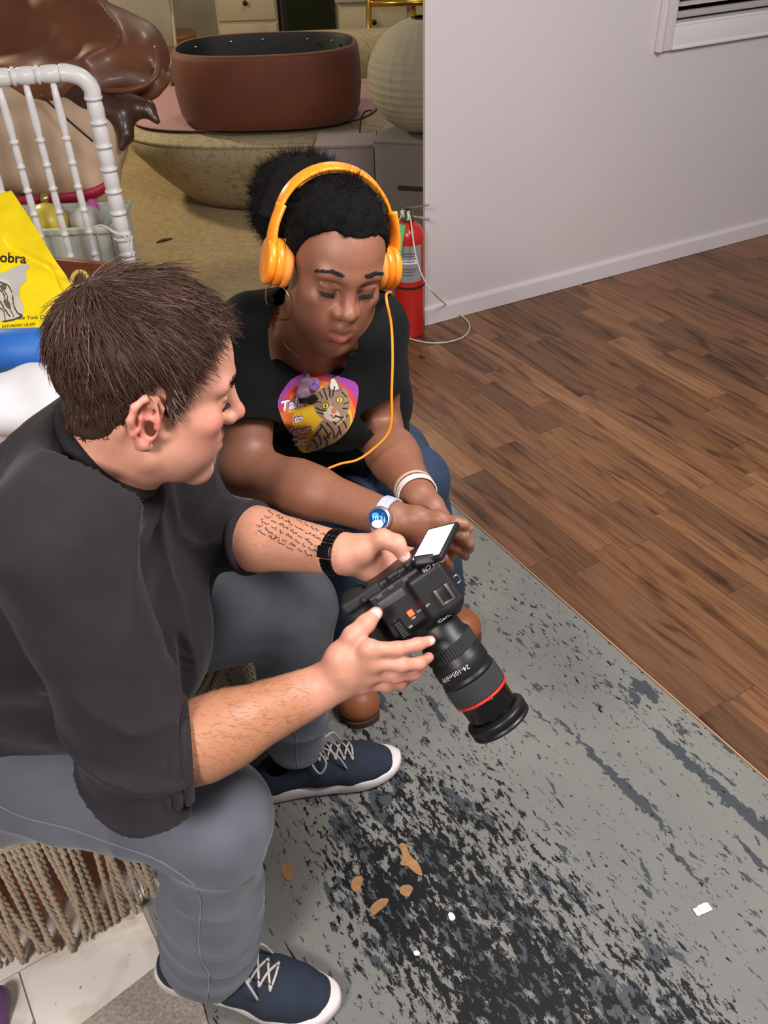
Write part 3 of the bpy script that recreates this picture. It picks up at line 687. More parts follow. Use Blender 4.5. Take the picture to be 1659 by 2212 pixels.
cR=mRE+rdir*.050; sh.cut(cR,rdir+.30*nrm(RC[1]),.004,.19); cL=D(548,1118,1.325); cL=mLE+ldir*((cL-mLE)@ldir); sh.cut(cL,ldir,.004,.12)
ndir=nrm(w(-.01,0,-.05)-mN); sh.cut(mN+ndir*.006,ndir,.004,.108)
sh.cap(mN-ndir*.05,mN+ndir*.1,.0595,.0595,.004,'s')
sh.cap(cR-rdir*.05,cR+rdir*.2,.052,.046,.004,'s'); sh.cap(cL+ldir*.004,cL+ldir*.2,.043,.04,.004,'s')
up_ax=nrm(mRE-mRS); 
def shirt_disp(p):
    # creases gather at the elbow and run round the sleeve; long drags from the shoulder
    q=p-mRS; t=q@up_ax; L_=np.linalg.norm(mRE-mRS); e=np.clip((t/L_-.35)/.6,0,1)
    ang=p@np.array([.8,-.3,.52])
    near=np.exp(-(np.maximum(np.linalg.norm(q-np.outer(np.clip(t,0,L_),up_ax),axis=1)-.08,0)/.03)**2)
    rdg=lambda x: (1-np.abs(np.sin(x)))**2-.35
    a=-.0125*e*near*rdg(44*(p@nrm([.45,.1,.88]))+1.6*vnoise(p,8,3))
    b=-.0075*near*(1-.6*e)*rdg(23*(p@nrm([.9,.25,-.35]))+1.6*vnoise(p,5,5))
    fr=np.exp(-(np.linalg.norm(p-np.array([-.36,.95,.80]),axis=1)/.16)**2); b=b-.010*fr*rdg(30*(p@nrm([.5,.8,-.2]))+1.5*vnoise(p,6,8))
    c_=-.004*vnoise(p,13,7)-.002*vnoise(p,30,9)
    return a+b+c_
sh.disp=shirt_disp; lo,hi=bounds(sh)
shirt=sdf_mesh('man_shirt',sh,lo,hi,.004,2)
km=mat('charcoal_waffle_knit',(46,42,45),0.92,noise=(25,0.08),sheen=0.08,spec=.12); nt,bs,Lk=nodes(km); N_=nt.nodes.new
tcx=N_('ShaderNodeTexCoord'); wv=N_('ShaderNodeTexWave'); wv.inputs['Scale'].default_value=150; wv.bands_direction='X'; Lk(tcx.outputs['Object'],wv.inputs['Vector'])
bu=N_('ShaderNodeBump'); bu.inputs['Strength'].default_value=.25; bu.inputs['Distance'].default_value=.0006; Lk(wv.outputs['Fac'],bu.inputs['Height']); Lk(bu.outputs[0],bs.inputs['Normal'])
sho=kid('shirt',shirt,km,man); shirt_tree=bvh(shirt)
# ribbed collar and the rolled cuffs
def ring(c,ax,r,th,n=40,sq=1.0,up=None):
    M=frame(ax,up); a=np.linspace(0,2*math.pi,n,endpoint=False); return [np.asarray(c)+r*(math.cos(t)*M[0]*sq+math.sin(t)*M[1]) for t in a]
b=MB(); b.tube(ring(mN+ndir*.017,ndir,.0675,.0),.0100,10,closed=True); kid('collar',b.build('collar'),mat('black_rib_knit',(24,23,24),0.9,bump=(500,.3,.001)),sho)
b=MB(); cax=nrm(rdir+.30*nrm(RC[1]))
for k,(o_,r_) in enumerate(((.004,.0650),(-.009,.0695),(-.022,.0720))): b.tube(ring(cR+cax*o_-rdir*.002,cax,r_-.004,0),.0085,10,closed=True)
kid('rolled_cuff',b.build('cuff'),km,sho)
b=MB(); b.tube(ring(cL-ldir*.004,ldir,.052,0),.007,10,closed=True); kid('rolled_cuff',b.build('cuff'),km,sho)

# jeans
kR=P(462,1768,.475); aR=P(452,2075,.115); hR=np.array([-.62,.815,.505]); kL=P(630,1310,.485); aL=P(640,1600,.12); hL=np.array([-.62,1.06,.475])
jn=S(); jn.cap(hR,hL,.125,.125,.04); jn.cap(mP,mP+np.array([.02,0,.04]),.14,.13,.04,sq=(lat,1.25))
jn.cap(hR,kR,.092,.080,.04); jn.cap(kR,aR+(kR-aR)*.12,.080,.066,.03); jn.cap(aR+(kR-aR)*.5,aR,.070,.068,.03,sq=((1,0,0),1.12))
jn.cap(hL,kL,.108,.078,.04); jn.cap(kL,aL,.078,.063,.03)
jn.cut(aR-np.array([0,0,.012]),np.array([0.1,0.0,-1]),.004,.2); jn.cut(aL-np.array([0,0,.010]),np.array([0.05,.05,-1]),.004,.2)
jn.cap(aR+np.array([0,0,.06]),aR-np.array([0,0,.1]),.055,.055,.004,'s'); jn.cap(aL+np.array([0,0,.06]),aL-np.array([0,0,.1]),.050,.050,.004,'s')
jn.cut((0,0,.385),(0,0,-1),.02,None) if False else None
def jean_disp(p):
    z=p[:,2]; n=vnoise(p,11,2)
    low=np.exp(-((z-.17)/.10)**2); rdg=lambda x:(1-np.abs(np.sin(x)))**2-.35
    a=-.0075*low*rdg(52*(z+.35*p[:,0]+.012*n)+1.2*vnoise(p,9,4))
    kb=np.exp(-(np.linalg.norm(p-(kR+np.array([-.05,0,-.085])),axis=1)/.09)**2); a-=.022*kb*rdg(36*(p@nrm([.35,0,.94]))+1.0)
    th=np.exp(-((z-.52)/.07)**2)*(p[:,0]<-.33); a-=.009*th*rdg(30*(p@nrm([.85,.3,.3]))+1.8*vnoise(p,7,6))
    return a-.0025*n-.0012*vnoise(p,28,8)
jn.disp=jean_disp; lo,hi=bounds(jn); jeans=sdf_mesh('man_jeans',jn,lo,hi,.004,2)
dm=mat('grey_denim',(94,98,108),0.85,noise=(14,0.12,5),bump=(600,0.25,0.0008),sheen=.2); jo=kid('jeans',jeans,dm,man); jt=bvh(jeans)
def on(tree,x,y,off=.001):
    r=Vector(ray(x,y)).normalized(); h=tree.ray_cast(Vector(CPOS),r,5)
    return None if h[0] is None else np.array(h[0])-np.array(r)*off
def seam(tree,px,r,name,m,parent,off=.0004):
    pts=[on(tree,*q,off) for q in catmull(np.array(px,float),8)]; pts=[p for p in pts if p is not None]
    b=MB(); b.tube(pts,r,6); return kid(name,b.build(name),m,parent)
sm_=mat('denim_seam',(126,130,140),0.85)
seam(jt,[(0,1742),(60,1768),(150,1790),(240,1822),(330,1853),(385,1885),(424,1915)],.0013,'side_seam',sm_,jo)
seam(jt,[(426,1922),(434,1950),(430,2010),(432,2060),(452,2110),(446,2165)],.0014,'side_seam',sm_,jo)
seam(jt,[(634,1560),(640,1600),(641,1640),(646,1665)],.0013,'side_seam',sm_,jo)

# shoes
def shoe(heel,toe,side,person,label_logo=False):
    heel=np.asarray(heel,float); toe=np.asarray(toe,float); X=nrm(toe-heel); Z=np.array([0,0,1.]); Yl=np.cross(Z,X); Lh=np.linalg.norm(toe-heel); k=Lh/.31
    T=lambda x,y,z: heel+k*(x*X+y*Yl*side+z*Z)
    out=[(.0,0),(.004,.024),(.03,.036),(.08,.035),(.14,.036),(.20,.047),(.25,.046),(.285,.034),(.305,.012),(.309,-.006),(.298,-.028),(.27,-.042),(.22,-.050),(.16,-.043),(.09,-.036),(.03,-.035),(.005,-.022)]
    o2=catmull(np.array(out),5,None,True); n=len(o2); lv=[(.004,.93),(.010,1.0),(.022,1.02),(.031,1.0),(.034,.95)]
    b=MB(); V=[]; c=np.array([.155,0])
    for z,sc in lv:
        for q in o2:
            p=c+(q-c)*np.array([1-(1-sc)*.35,sc]); lift=.018*max(0,(q[0]-.235)/.075)**2+.008*max(0,(.05-q[0])/.05)**2; wv_=.004*math.sin(q[0]*38) if z>.02 else 0
            V.append(T(p[0],p[1],z+lift+wv_+(.004 if q[0]<.1 and z>.02 else 0)))
    m=len(lv); F=[(i*n+j,i*n+(j+1)%n,(i+1)*n+(j+1)%n,(i+1)*n+j) for i in range(m-1) for j in range(n)]+[tuple(range(n-1,-1,-1)),tuple((m-1)*n+j for j in range(n))]
    if side<0: F=[f[::-1] for f in F]
    s=S(); 
    C2=lambda a,b_,ra,rb,kk=.02,op='u',sq=None: s.cap(T(*a),T(*b_),ra*k,rb*k,kk,op,sq)
    C2((.035,0,.045),(.06,0,.075),.033,.031); C2((.05,0,.05),(.15,-.002,.058),.036,.037)
    C2((.14,0,.055),(.235,0,.040),.037,.033,.02,'u',(Yl,1.22)); C2((.20,.0,.038),(.268,-.003,.034),.034,.026,.02,'u',(Yl,1.35))
    C2((.09,0,.08),(.19,0,.066),.024,.021)
    s.cut(T(0,0,.026),-Z,.003); s.cap(T(.055,0,.085),T(.075,0,.16),.027*k,.03*k,.006,'s')
    lo,hi=bounds(s,.01); up=sdf_mesh('upper',s,lo,hi,.0028)
    sh=kid('shoe',up,mat('navy_knit',(32,42,58),0.85,noise=(40,.1),bump=(700,.4,.001)),person); tr=bvh(up)
    kid('sole',np_fix(b.add(V,F,True).build('sole')),mat('white_midsole',(226,216,214),0.6),sh)
    def drop(x,y,o=.002):
        h=tr.ray_cast(Vector(T(x,y,.25)),Vector((0,0,-1)),.4); return (np.array(h[0])+np.array(h[1])*o) if h[0] is not None else T(x,y,.09)
    lm=mat('grey_lace',(190,180,172),0.8); b=MB(); xs=[.205,.188,.171,.154,.138]
    for i,x in enumerate(xs):
        yw=.021; nx=xs[i+1] if i+1<len(xs) else x-.012
        b.tube([drop(x,-yw),drop((x*2+nx)/3,-yw*.3,.004),drop((x+2*nx)/3,yw*.3,.005),drop(nx,yw)],.0022*k,7,res=4)
        b.tube([drop(x,yw),drop((x*2+nx)/3,yw*.3,.003),drop((x+2*nx)/3,-yw*.3,.003),drop(nx,-yw)],.0022*k,7,res=4)
    b.tube([drop(.205,-.022),drop(.207,0,.004),drop(.205,.022)],.0022*k,7,res=4)
    kp=drop(.128,0,.006)
    for g,ln in ((-1,1.0),(1,1.0)):
        q=lambda x,y,z: T(x,y,0)*[1,1,0]+np.array([0,0,kp[2]+z*k])
        b.tube([kp,q(.14,g*.018,.012),q(.150,g*.042,.006),q(.135,g*.05,-.012),q(.122,g*.030,0),kp],.002*k,7,res=6)
        b.tube([kp,q(.150,g*.010,.012),q(.175,g*.030,.005),drop(.19,g*.034,.003)],.002*k,7,res=5)
    kid('laces',b.build('laces'),lm,sh)
    ey=mat('dark_tongue',(26,32,44),.8); b=MB(); 
    b.add(*ribbon([drop(x,0,.0012) for x in np.linspace(.212,.125,10)],Yl,.016*k)); kid('tongue',b.build('tongue'),ey,sh)
    return sh,T,tr
def ribbon(pts,axis,hw):
    V=[];F=[]
    for p in pts: V+=[p-axis*hw,p+axis*hw]
    for i in range(len(pts)-1): F.append((2*i,2*i+1,2*i+3,2*i+2))
    return V,F,True
def np_fix(me):
    bm=bmesh.new(); bm.from_mesh(me); bmesh.ops.recalc_face_normals(bm,faces=bm.faces); bm.to_mesh(me); bm.free(); return me
shoeR,TR_,trR=shoe(P(352,2098,.0),P(738,2190,.0),-1,man); shoeL,TL_,trL=shoe(P(552,1716,.0),P(866,1652,.0),1,man)
# stitched letters on the near shoe's side
def decal_text(txt,size,px,tree,m,parent,ux,uy,name='lettering',bold=0,off=.0008,shear=0):
    """lettering laid on a surface: each vertex dropped along the view direction at px + x*ux + y*uy (pixels per unit)"""
    me=text_mesh(txt,size,shear,bold); me2=bmesh.new(); me2.from_mesh(me); bmesh.ops.triangulate(me2,faces=me2.faces); bmesh.ops.subdivide_edges(me2,edges=me2.edges,cuts=1); me2.to_mesh(me); me2.free()
    v=verts(me); ok=True; V=np.zeros_like(v)
    for i,q in enumerate(v):
        h=on(tree,px[0]+q[0]*ux[0]+q[1]*uy[0],px[1]+q[0]*ux[1]+q[1]*uy[1],off); V[i]=h if h is not None else np.nan
    if np.isnan(V).any(): V[np.isnan(V)[:,0]]=np.nanmean(V,0)
    me.vertices.foreach_set('co',V.astype('f').ravel()); me.update(); me.materials.clear(); return kid(name,me,m,parent)
b=MB(); pts=[on(trR,*q,.0012) for q in ((432,2180),(450,2190),(500,2176),(545,2185),(520,2212),(495,2235),(452,2215))]
for q_ in ((474,2190),(507,2198)): decal_text('H',42,q_,trR,mat('white_stitch',(216,210,206),.8),shoeR,(.90,.22),(.22,-.86),bold=1.6,name='letter')
# ------------------------------------------------------------------ hair of the man
def hair_shell(O,R,sc,g,grow,h,disp,extra=None):
    q=S(); w=lambda x,y,z: O+sc*(np.array([x,y,z])@R)
    q.ell(w(-.008,0,.048),np.array([.098+grow,.075+grow*.8,.083+grow*1.1])*sc,R,.01); q.ell(w(.03,0,.035),np.array([.062+grow*.8,.064+grow*.7,.066+grow])*sc,R,.02)
    q.cap(w(-.03,0,-.03),w(-.055,0,-.10),(.055+grow*.5)*sc,(.056+grow*.4)*sc,.02)
    if extra: extra(q,w)
    thin=grow*.75; q.disp=lambda p: disp(p)+thin*np.clip(1-g(((p-O)@R.T)/sc)/.024,0,1); q.post=lambda p:-g(((p-O)@R.T)/sc)*sc
    lo,hi=bounds(q); return q,sdf_mesh('hair',q,lo,hi,h,2)
MX=[-.13,-.07,-.035,-.028,-.020,.004,.009,.012,.028,.034,.048,.064,.080,.12]; MZ=[-.050,-.052,-.038,-.025,.030,.036,.030,-.010,-.004,.036,.060,.092,.104,.110]
def man_g(L): return L[:,2]-np.interp(L[:,0],MX,MZ)
q,hm=hair_shell(mO,mR,1.0,man_g,.0105,.0034,lambda p:-.0026*vnoise(p,45,3)-.002*vnoise(p,90,4))
def grow_hair(me,O,R,sc,N,flow,length,r0,seed,bend,pick=None):
    rg=np.random.default_rng(seed); V=verts(me); Nn=normals(me); Lc=((V-O)@R.T)/sc; out=Lc-np.array([-.005,0,.04]); out/=np.linalg.norm(out,axis=1,keepdims=True)
    ok=((Nn@R.T)*out).sum(1)>.25
    if pick is not None: ok&=pick(Lc)
    idx=rg.choice(np.argwhere(ok)[:,0],N); p=V[idx]+rg.normal(0,.0012,(N,3)); n=Nn[idx]; L=Lc[idx]; d=flow(L,rg)@R; d=d-n*(d*n).sum(1,keepdims=True); d/=np.linalg.norm(d,axis=1,keepdims=True)+1e-9
    ln=length(L)*rg.uniform(.65,1.25,N)*sc; m=5; t=np.linspace(0,1,m)[None,:,None]; lift=rg.uniform(.03,.20,N)[:,None,None]
    side=np.cross(n,d); path=p[:,None]-n[:,None]*.0015+ln[:,None,None]*(d[:,None]*t+n[:,None]*(lift*t-bend*t*t)+side[:,None]*(rg.normal(0,.12,N)[:,None,None]*t*t))
    Vv,F=strands(p,path,r0*rg.uniform(.7,1.3,N)); return Vv,F,L,rg
def mflow(L,rg):
    cr=np.array([-.055,.0,.12]); d=L-cr; d/=np.linalg.norm(d,axis=1,keepdims=True); k=np.clip((L[:,2]-.03)/.08,0,1)[:,None]
    return d*(1-.35*k)+np.array([.55,0,0])*k+np.array([.22,0,-.55])*(1-k)+rg.normal(0,.16,L.shape)
def mlen(L): return np.interp(L[:,2],[-.05,.0,.05,.12],[.010,.016,.030,.044])*np.where(L[:,0]>.015,np.interp(L[:,2]-np.interp(L[:,0],MX,MZ),[0,.03,.06],[.35,.7,1.0]),1)
Vs,Fs,Ls,rg=grow_hair(hm,mO,mR,1.0,11500,mflow,mlen,.00075,3,.20)
c0=np.array(srgb(58,42,33)); cs=np.array(srgb(78,56,45))*rg.uniform(.55,1.5,(len(Ls),1)); lt=rg.random(len(Ls))<.10; cs[lt]=np.array(srgb(126,100,80))
gz=(Ls[:,0]>.005)&(Ls[:,2]<.05)&(rg.random(len(Ls))<.30); cs[gz]=np.array(srgb(150,134,124)); 
def merge(me,Vs,Fs,c0,cs,per):
    V0=verts(me); n0=len(V0); F0=np.empty(len(me.polygons)*4,'i4'); me.polygons.foreach_get('vertices',F0); F0=F0.reshape(-1,4)
    out=np_mesh('hair',np.concatenate([V0,Vs]),np.concatenate([F0,Fs+n0])); set_col(out,np.concatenate([np.tile(c0,(n0,1)),np.repeat(cs,per,0)])); return out
hairmat=mat('brown_hair',(62,44,34),0.62,attr='col',spec=.25)
kid('hair',merge(hm,Vs,Fs,c0,cs,15),hairmat,man)
# brow, lashes and sideburn stubble
def lash_set(tree,O,R,sc,specs,parent,m,name):
    Pp=[];rr=[]
    for (a,b_,n,up,ln,jit) in specs:
        for k in range(n):
            t=random.random(); L=np.array(a)*(1-t)+np.array(b_)*t+np.random.default_rng(k).normal(0,jit,3); p=O+sc*(L@R); h=tree.find_nearest(Vector(p)); p=np.array(h[0]); nn=np.array(h[1]); d=np.array(up)@R; d=nrm(d-nn*(d@nn)*.7)
            tt=np.linspace(0,1,4)[:,None]; Pp.append(p-nn*.0006+ln*sc*(d*tt+nn*tt*.35*(1-.6*tt))); rr.append(.00055)
    V,F=strands(None,np.array(Pp),np.array(rr)); return kid(name,np_mesh(name,V,F),m,parent)
dk=mat('dark_lash',(38,28,24),.7)
for g in (-1,1):
    lash_set(man_tree,mO,mR,1.0,[((.093,g*.014,.034),(.084,g*.046,.038),170,(.2,g*.9,.35),.008,.0022)],man,dk,'eyebrow')
    lash_set(man_tree,mO,mR,1.0,[((.086,g*.022,.005),(.081,g*.044,.006),40,(.9,g*.2,-.1),.007,.0006)],man,dk,'eyelashes')

# ------------------------------------------------------------------ the woman
WS=.965; wO=D(716,579,1.385); wR=axes((.32,.71,-.63),(.25,-.67,-.70))
wN=D(672,726,1.47); wRS=D(548,716,1.47); wLS=D(800,712,1.455)
wRE=D(528,1012,1.47); wRW=D(842,1120,1.335); wLE=D(812,925,1.60); wLW=D(905,1072,1.385)
wP=np.array([-.10,1.68,.42]); wC=np.array([-.11,1.50,.72]); wl=nrm(wLS-wRS); wM=(wRS+wLS)/2
def wtorso(s,g=0.):
    s.cap(wP,wC,.120+g,.115+g,.05,sq=(wl,1.25)); s.cap(wC,wM+np.array([0,.04,-.02]),.115+g,.075+g,.06,sq=(wl,1.25)); s.cap(wRS,wLS,.042+g,.042+g,.04)
    for t in (.28,.72): s.ell(wRS+(wLS-wRS)*t+np.array([0,-.020,-.13]),(.075+g,.072+g,.075+g),None,.05)
s=S(); s.cap(wP,wC,.08,.08,.03); s.cap(wC,wN-np.array([0,-.01,.05]),.08,.05,.03); s.cap(wRS,wLS,.036,.036,.03); w2=head(s,wO,wR,WS,True)
s.ell(w2(.052,.0,-.05),np.array([.036,.044,.045])*WS,wR,.03)
s.cap(w2(-.03,0,-.03),wN,.047,.050,.03); s.cap(w2(.0,0,-.08),wN+np.array([0,-.02,-.01]),.035,.045,.03)
s.cap(wRS,wRE,.047,.043,.03); s.cap(wLS,wLE,.047,.045,.03)
s.cap(wRE,wRE+(wRW-wRE)*.5,.044,.039,.02); s.cap(wRE+(wRW-wRE)*.4,wRW,.040,.0265,.02,sq=(RC[1],1.08))
s.cap(wLE,wLE+(wLW-wLE)*.5,.044,.040,.02); s.cap(wLE+(wLW-wLE)*.4,wLW,.041,.0265,.02,sq=(RC[0],1.08))
wtR=hand(s,(848,1115,1.335),[(948,1120,1.31),(962,1142,1.315),(960,1165,1.325),(946,1184,1.335)],
 [[(985,1128,1.30),(1003,1134,1.30),(1015,1141,1.305)],[(1000,1160,1.305),(1012,1174,1.31),(1016,1186,1.32)],[(988,1184,1.318),(1000,1194,1.325),(1006,1203,1.335)],[(962,1206,1.33),(970,1218,1.335),(974,1228,1.345)]],
 [(880,1140,1.335),(905,1165,1.335),(925,1180,1.335),(940,1195,1.335)],r=.92)
wtL=hand(s,(908,1078,1.385),[(948,1125,1.365),(935,1140,1.385),(920,1150,1.40),(905,1155,1.415)],
 [[(975,1160,1.36),(985,1180,1.36),(985,1195,1.37)],[(965,1175,1.375),(975,1195,1.375),(972,1210,1.38)],[(945,1185,1.39),(958,1205,1.39),(955,1218,1.395)],[(925,1185,1.41),(940,1200,1.41),(940,1212,1.415)]],
 [(935,1095,1.365),(955,1115,1.35),(965,1130,1.345),(972,1145,1.345)],r=.9)
lo,hi=bounds(s); body=sdf_mesh('woman_body',s,lo,hi,.0025,1); V=verts(body); N=normals(body); L=((V-wO)@wR.T)/WS
base=np.tile(np.array(srgb(140,92,70)),(len(V),1))
blend(.5*soft(np.linalg.norm(L-[.1,0,-.02],axis=1),.05),srgb(158,102,78)); blend(.5*soft(np.linalg.norm((L-[.08,0,.065])*[1,.6,1],axis=1),.04),srgb(154,102,80))
lipx=(L[:,0]>.088)&(np.abs(L[:,1])<.024); blend(.85*lipx*soft(np.abs(L[:,2]+.0680+.010*(L[:,1]/.024)**2*-1),.0105),srgb(186,104,98)); blend(.75*lipx*soft(np.abs(L[:,2]+.0525+.006*(L[:,1]/.024)**2),.0065),srgb(104,56,50))
for g in (-1,1):
    blend(.5*soft(np.linalg.norm((L-[.083,g*.033,.010])*[1,.7,1.3],axis=1),.018),srgb(112,68,52))
    blend(.9*soft(np.abs((L[:,2]-.0042)-.25*(np.abs(L[:,1])-.033)**2*30),.0022)*((np.abs(L[:,1]-g*.033)<.0135)&(L[:,0]>.072)&(L[:,0]<.1)),srgb(22,14,12))
blend(.7*nail_mask(V,N,wtR+wtL,-RC[2]),srgb(196,140,118))
hd=np.minimum.reduce([np.linalg.norm(V-p,axis=1) for pts in wtR+wtL for p in pts[-2:]]); blend(.4*soft(hd,.02),srgb(166,112,90))
scalp=((L[:,2]>.05)&(L[:,0]>.02)).astype(float)*np.clip((np.abs(L[:,1])-.028)/.03,0,1)*.8; blend(scalp*.0,srgb(44,32,28))
set_col(body,base)
woman=empty('person',(wP[0],wP[1],0),'crouching person in black cat-print shirt with orange headphones','person')
kid('body',body,mat('dark_skin',(122,78,58),0.50,attr='col',noise=(80,0.05,4),bump=(420,0.1,0.001),sss=0.06,spec=.55),woman); wtree=bvh(body)
# hair: pulled back, with a round puff behind the crown
WX=[-.13,-.05,.0,.018,.030,.042,.056,.12]; WZ=[.005,.005,.012,.020,.046,.074,.094,.100]
def wg(L): return L[:,2]-np.interp(L[:,0],WX,WZ)
puffC=D(648,428,1.52)
def puff(q,w): q.ell(puffC,(.086,.08,.072),None,.03); q.ell(D(590,505,1.49),(.05,.06,.06),None,.03)
q,hw=hair_shell(wO,wR,WS,lambda L:np.maximum(wg(L),.02-np.linalg.norm(((wO+WS*(L@wR))-puffC),axis=1)+.075),.010,.0034,lambda p:-.0035*vnoise(p,70,3)-.003*vnoise(p,140,4),puff)
Vs,Fs,Ls,rg=grow_hair(hw,wO,wR,WS,9000,lambda L,rg:rg.normal(0,1,L.shape)+np.array([-.5,0,.3]),lambda L:np.where((L[:,0]<-.02)|(L[:,2]>.14),.014,.004),.00050,5,-.9)
kid('hair',merge(hw,Vs,Fs,np.array(srgb(14,12,12)),np.array(srgb(17,14,14))*rg.uniform(.6,1.4,(len(Ls),1)),15),mat('black_hair',(20,17,16),0.9,attr='col',spec=.15),woman)
for g in (-1,1):
    lash_set(wtree,wO,wR,WS,[((.091,g*.015,.0405),(.087,g*.032,.0445),200,(.05,g*.95,.15),.007,.0014),((.087,g*.032,.0445),(.075,g*.050,.0385),110,(0,g*.95,-.3),.006,.0010)],woman,mat('black_lash',(16,12,11),.7),'eyebrow')
    lash_set(wtree,wO,wR,WS,[((.0885,g*.021,.0035),(.083,g*.046,.006),110,(.8,g*.25,-.35),.0065,.0005)],woman,MATS['black_lash'],'eyelashes')
# T-shirt
ts=S(); wtorso(ts,.011); ts.cap(wRS,wRS+(wRE-wRS)*.78,.062,.064,.03); ts.cap(wLS,wLS+(wLE-wLS)*.62,.060,.064,.03)
ts.cap(wN+np.array([0,.02,-.05]),wN,.07,.058,.03); ts.cap((wRS+wN)/2,(wLS+wN)/2,.050,.050,.04)
ra=nrm(wRE-wRS); la=nrm(wLE-wLS); c1=wRS+(wRE-wRS)*.68; c2=wLS+(wLE-wLS)*.50
ts.cut(c1,ra,.004,.11); ts.cut(c2,la,.004,.10); wnd=nrm(w2(0,0,-.06)-wN+np.array([0,-.05,0])); ts.cut(wN+wnd*.0,wnd,.004,.09)
ts.cap(wN-wnd*.05,wN+wnd*.1,.0505,.056,.004,'s'); ts.cap(c1-ra*.05,c1+ra*.15,.051,.051,.004,'s'); ts.cap(c2-la*.05,c2+la*.15,.051,.051,.004,'s')
ts.disp=lambda p:-.0032*vnoise(p,14,3)-.0015*vnoise(p,34,5)-.002*np.sin(50*(p@nrm([.5,.1,.85]))+3*vnoise(p,7,6))*np.clip((.86-p[:,2])/.1,0,1)
lo,hi=bounds(ts); tsm=sdf_mesh('tshirt',ts,lo,hi,.004,2); tso=kid('tshirt',tsm,mat('black_cotton',(22,22,23),0.9,noise=(30,.08),bump=(500,.2,.0006),sheen=.03,spec=.1),woman); tst=bvh(tsm)
b=MB(); b.tube(ring(wN+wnd*.002,wnd,.0565,0),.0065,10,closed=True); kid('neckband',b.build('neckband'),MATS['black_cotton'],tso)
# jeans and boots
wkL=P(892,1040,.53); wkR=P(742,1125,.53); waL=np.array([.145,1.57,.12]); waR=np.array([-.095,1.36,.12])
jw=S(); hl=wP+np.array([.10,0,-.01]); hr=wP+np.array([-.10,0,-.01]); jw.cap(hl,hr,.12,.12,.05); jw.cap(wP,wP+np.array([0,-.05,.1]),.13,.12,.05,sq=(wl,1.2))
jw.cap(hl,wkL,.10,.072,.04); jw.cap(wkL,waL,.068,.050,.03); jw.cap(hr,wkR,.10,.072,.04); jw.cap(wkR,waR,.068,.050,.03)
jw.disp=lambda p:-.003*vnoise(p,14,2)-.0015*vnoise(p,33,4); lo,hi=bounds(jw)
kid('jeans',sdf_mesh('woman_jeans',jw,lo,hi,.005),mat('navy_denim',(44,62,88),0.85,noise=(16,0.18,5),bump=(600,.25,.0008)),woman)
def boot(ankle,toe,parent):
    ankle=np.asarray(ankle,float); toe=np.asarray(toe,float); X=nrm((toe-ankle)*[1,1,0]); Yl=np.cross([0,0,1.],X); q=S(); a=ankle*[1,1,0]; t=toe*[1,1,0]
    Tp=lambda x,z: a+X*x+np.array([0,0,z]); n=np.linalg.norm(t-a)
    q.cap(Tp(-.03,.05),Tp(-.005,.12),.045,.046,.02); q.cap(Tp(-.045,.036),Tp(n-.05,.038),.036,.036,.02,sq=(Yl,1.12)); q.cap(Tp(n-.06,.034),Tp(n-.040,.034),.036,.036,.02,sq=(Yl,1.2)); q.cut(Tp(0,.014),(0,0,-1),.003); q.cut(Tp(0,.135),(0,0,1),.003)
    lo,hi=bounds(q,.015); bo=kid('boot',sdf_mesh('boot',q,lo,hi,.004),mat('rust_leather',(150,86,52),0.5,noise=(20,.12),bump=(180,.2,.001)),parent)
    o=[(-.085,0),(-.075,.032),(0,.038),(.08,.04),(n-.05,.047),(n-.012,.034),(n,0),(n-.012,-.034),(n-.05,-.047),(.08,-.04),(0,-.038),(-.075,-.032)]; o=catmull(np.array(o),4,None,True)
    b=MB(); b.prism([tuple((a+X*x+Yl*y)[:2]) for x,y in o],(0,0,.001),np.eye(3),.015); kid('boot_sole',b.build('boot_sole'),mat('brown_rubber',(70,44,30),.7),bo)
boot(waL,P(1024,1400,.0),woman); boot(waR,P(792,1572,.0),woman)
# ================================================================== things held and worn
def cw(v): return RC.T@np.asarray(v,float)
# ------------------------------------------------------------------ the camera in his hands
dF=nrm(cw((.555,.82,.11))); dX=cw((-.83,.555,.02)); dX=nrm(dX-dF*(dX@dF)); dU=np.cross(dX,dF); dO=D(880,1292,1.185); DM=np.array([dX,dF,dU])
dv=empty('video_camera',dO-dU*.105,'black video camera with zoom lens and open screen held over floor','camera')
T3=lambda x,y,z: dO+np.array([x,y,z])@DM
blk=mat('black_camera_shell',(26,26,27),0.48,bump=(900,.15,.0004)); blk2=mat('dark_rubber',(34,34,36),0.7,bump=(500,.3,.0005)); gls=mat('gloss_black',(14,14,15),.18); sil=mat('bright_metal',(190,188,184),.25,1.0); wht=mat('white_print',(225,222,220),.6)
q=S(); q.box(T3(-.010,.006,-.046),(.054,.038,.046),DM,.010,.004); q.box(T3(-.037,.012,.004),(.028,.034,.010),DM,.008,.008); q.cap(T3(-.045,.045,-.002),T3(-.045,.052,-.03),.012,.012,.012)
q.box(T3(.005,.004,.001),(.040,.034,.004),DM,.003,.004); q.cap(T3(.012,.04,-.055),T3(.012,.05,-.055),.038,.036,.012)
q.box(T3(-.005,-.034,-.045),(.048,.005,.036),DM,.004,.004)
for x in (-.03,.0,.03): q.box(T3(x,-.036,-.006),(.009,.004,.004),DM,.002,.002)
lo,hi=bounds(q,.01); kid('camera_body',sdf_mesh('camera_body',q,lo,hi,.0018),blk,dv)
q=S(); q.box(T3(.066,.008,-.055),(.022,.050,.048),DM,.018,.01); q.cap(T3(.066,.052,-.02),T3(.070,.05,-.09),.016,.014,.012); q.box(T3(.052,-.034,-.006),(.030,.008,.008),DM,.004,.006)
lo,hi=bounds(q,.01); kid('grip',sdf_mesh('grip',q,lo,hi,.002),blk2,dv)
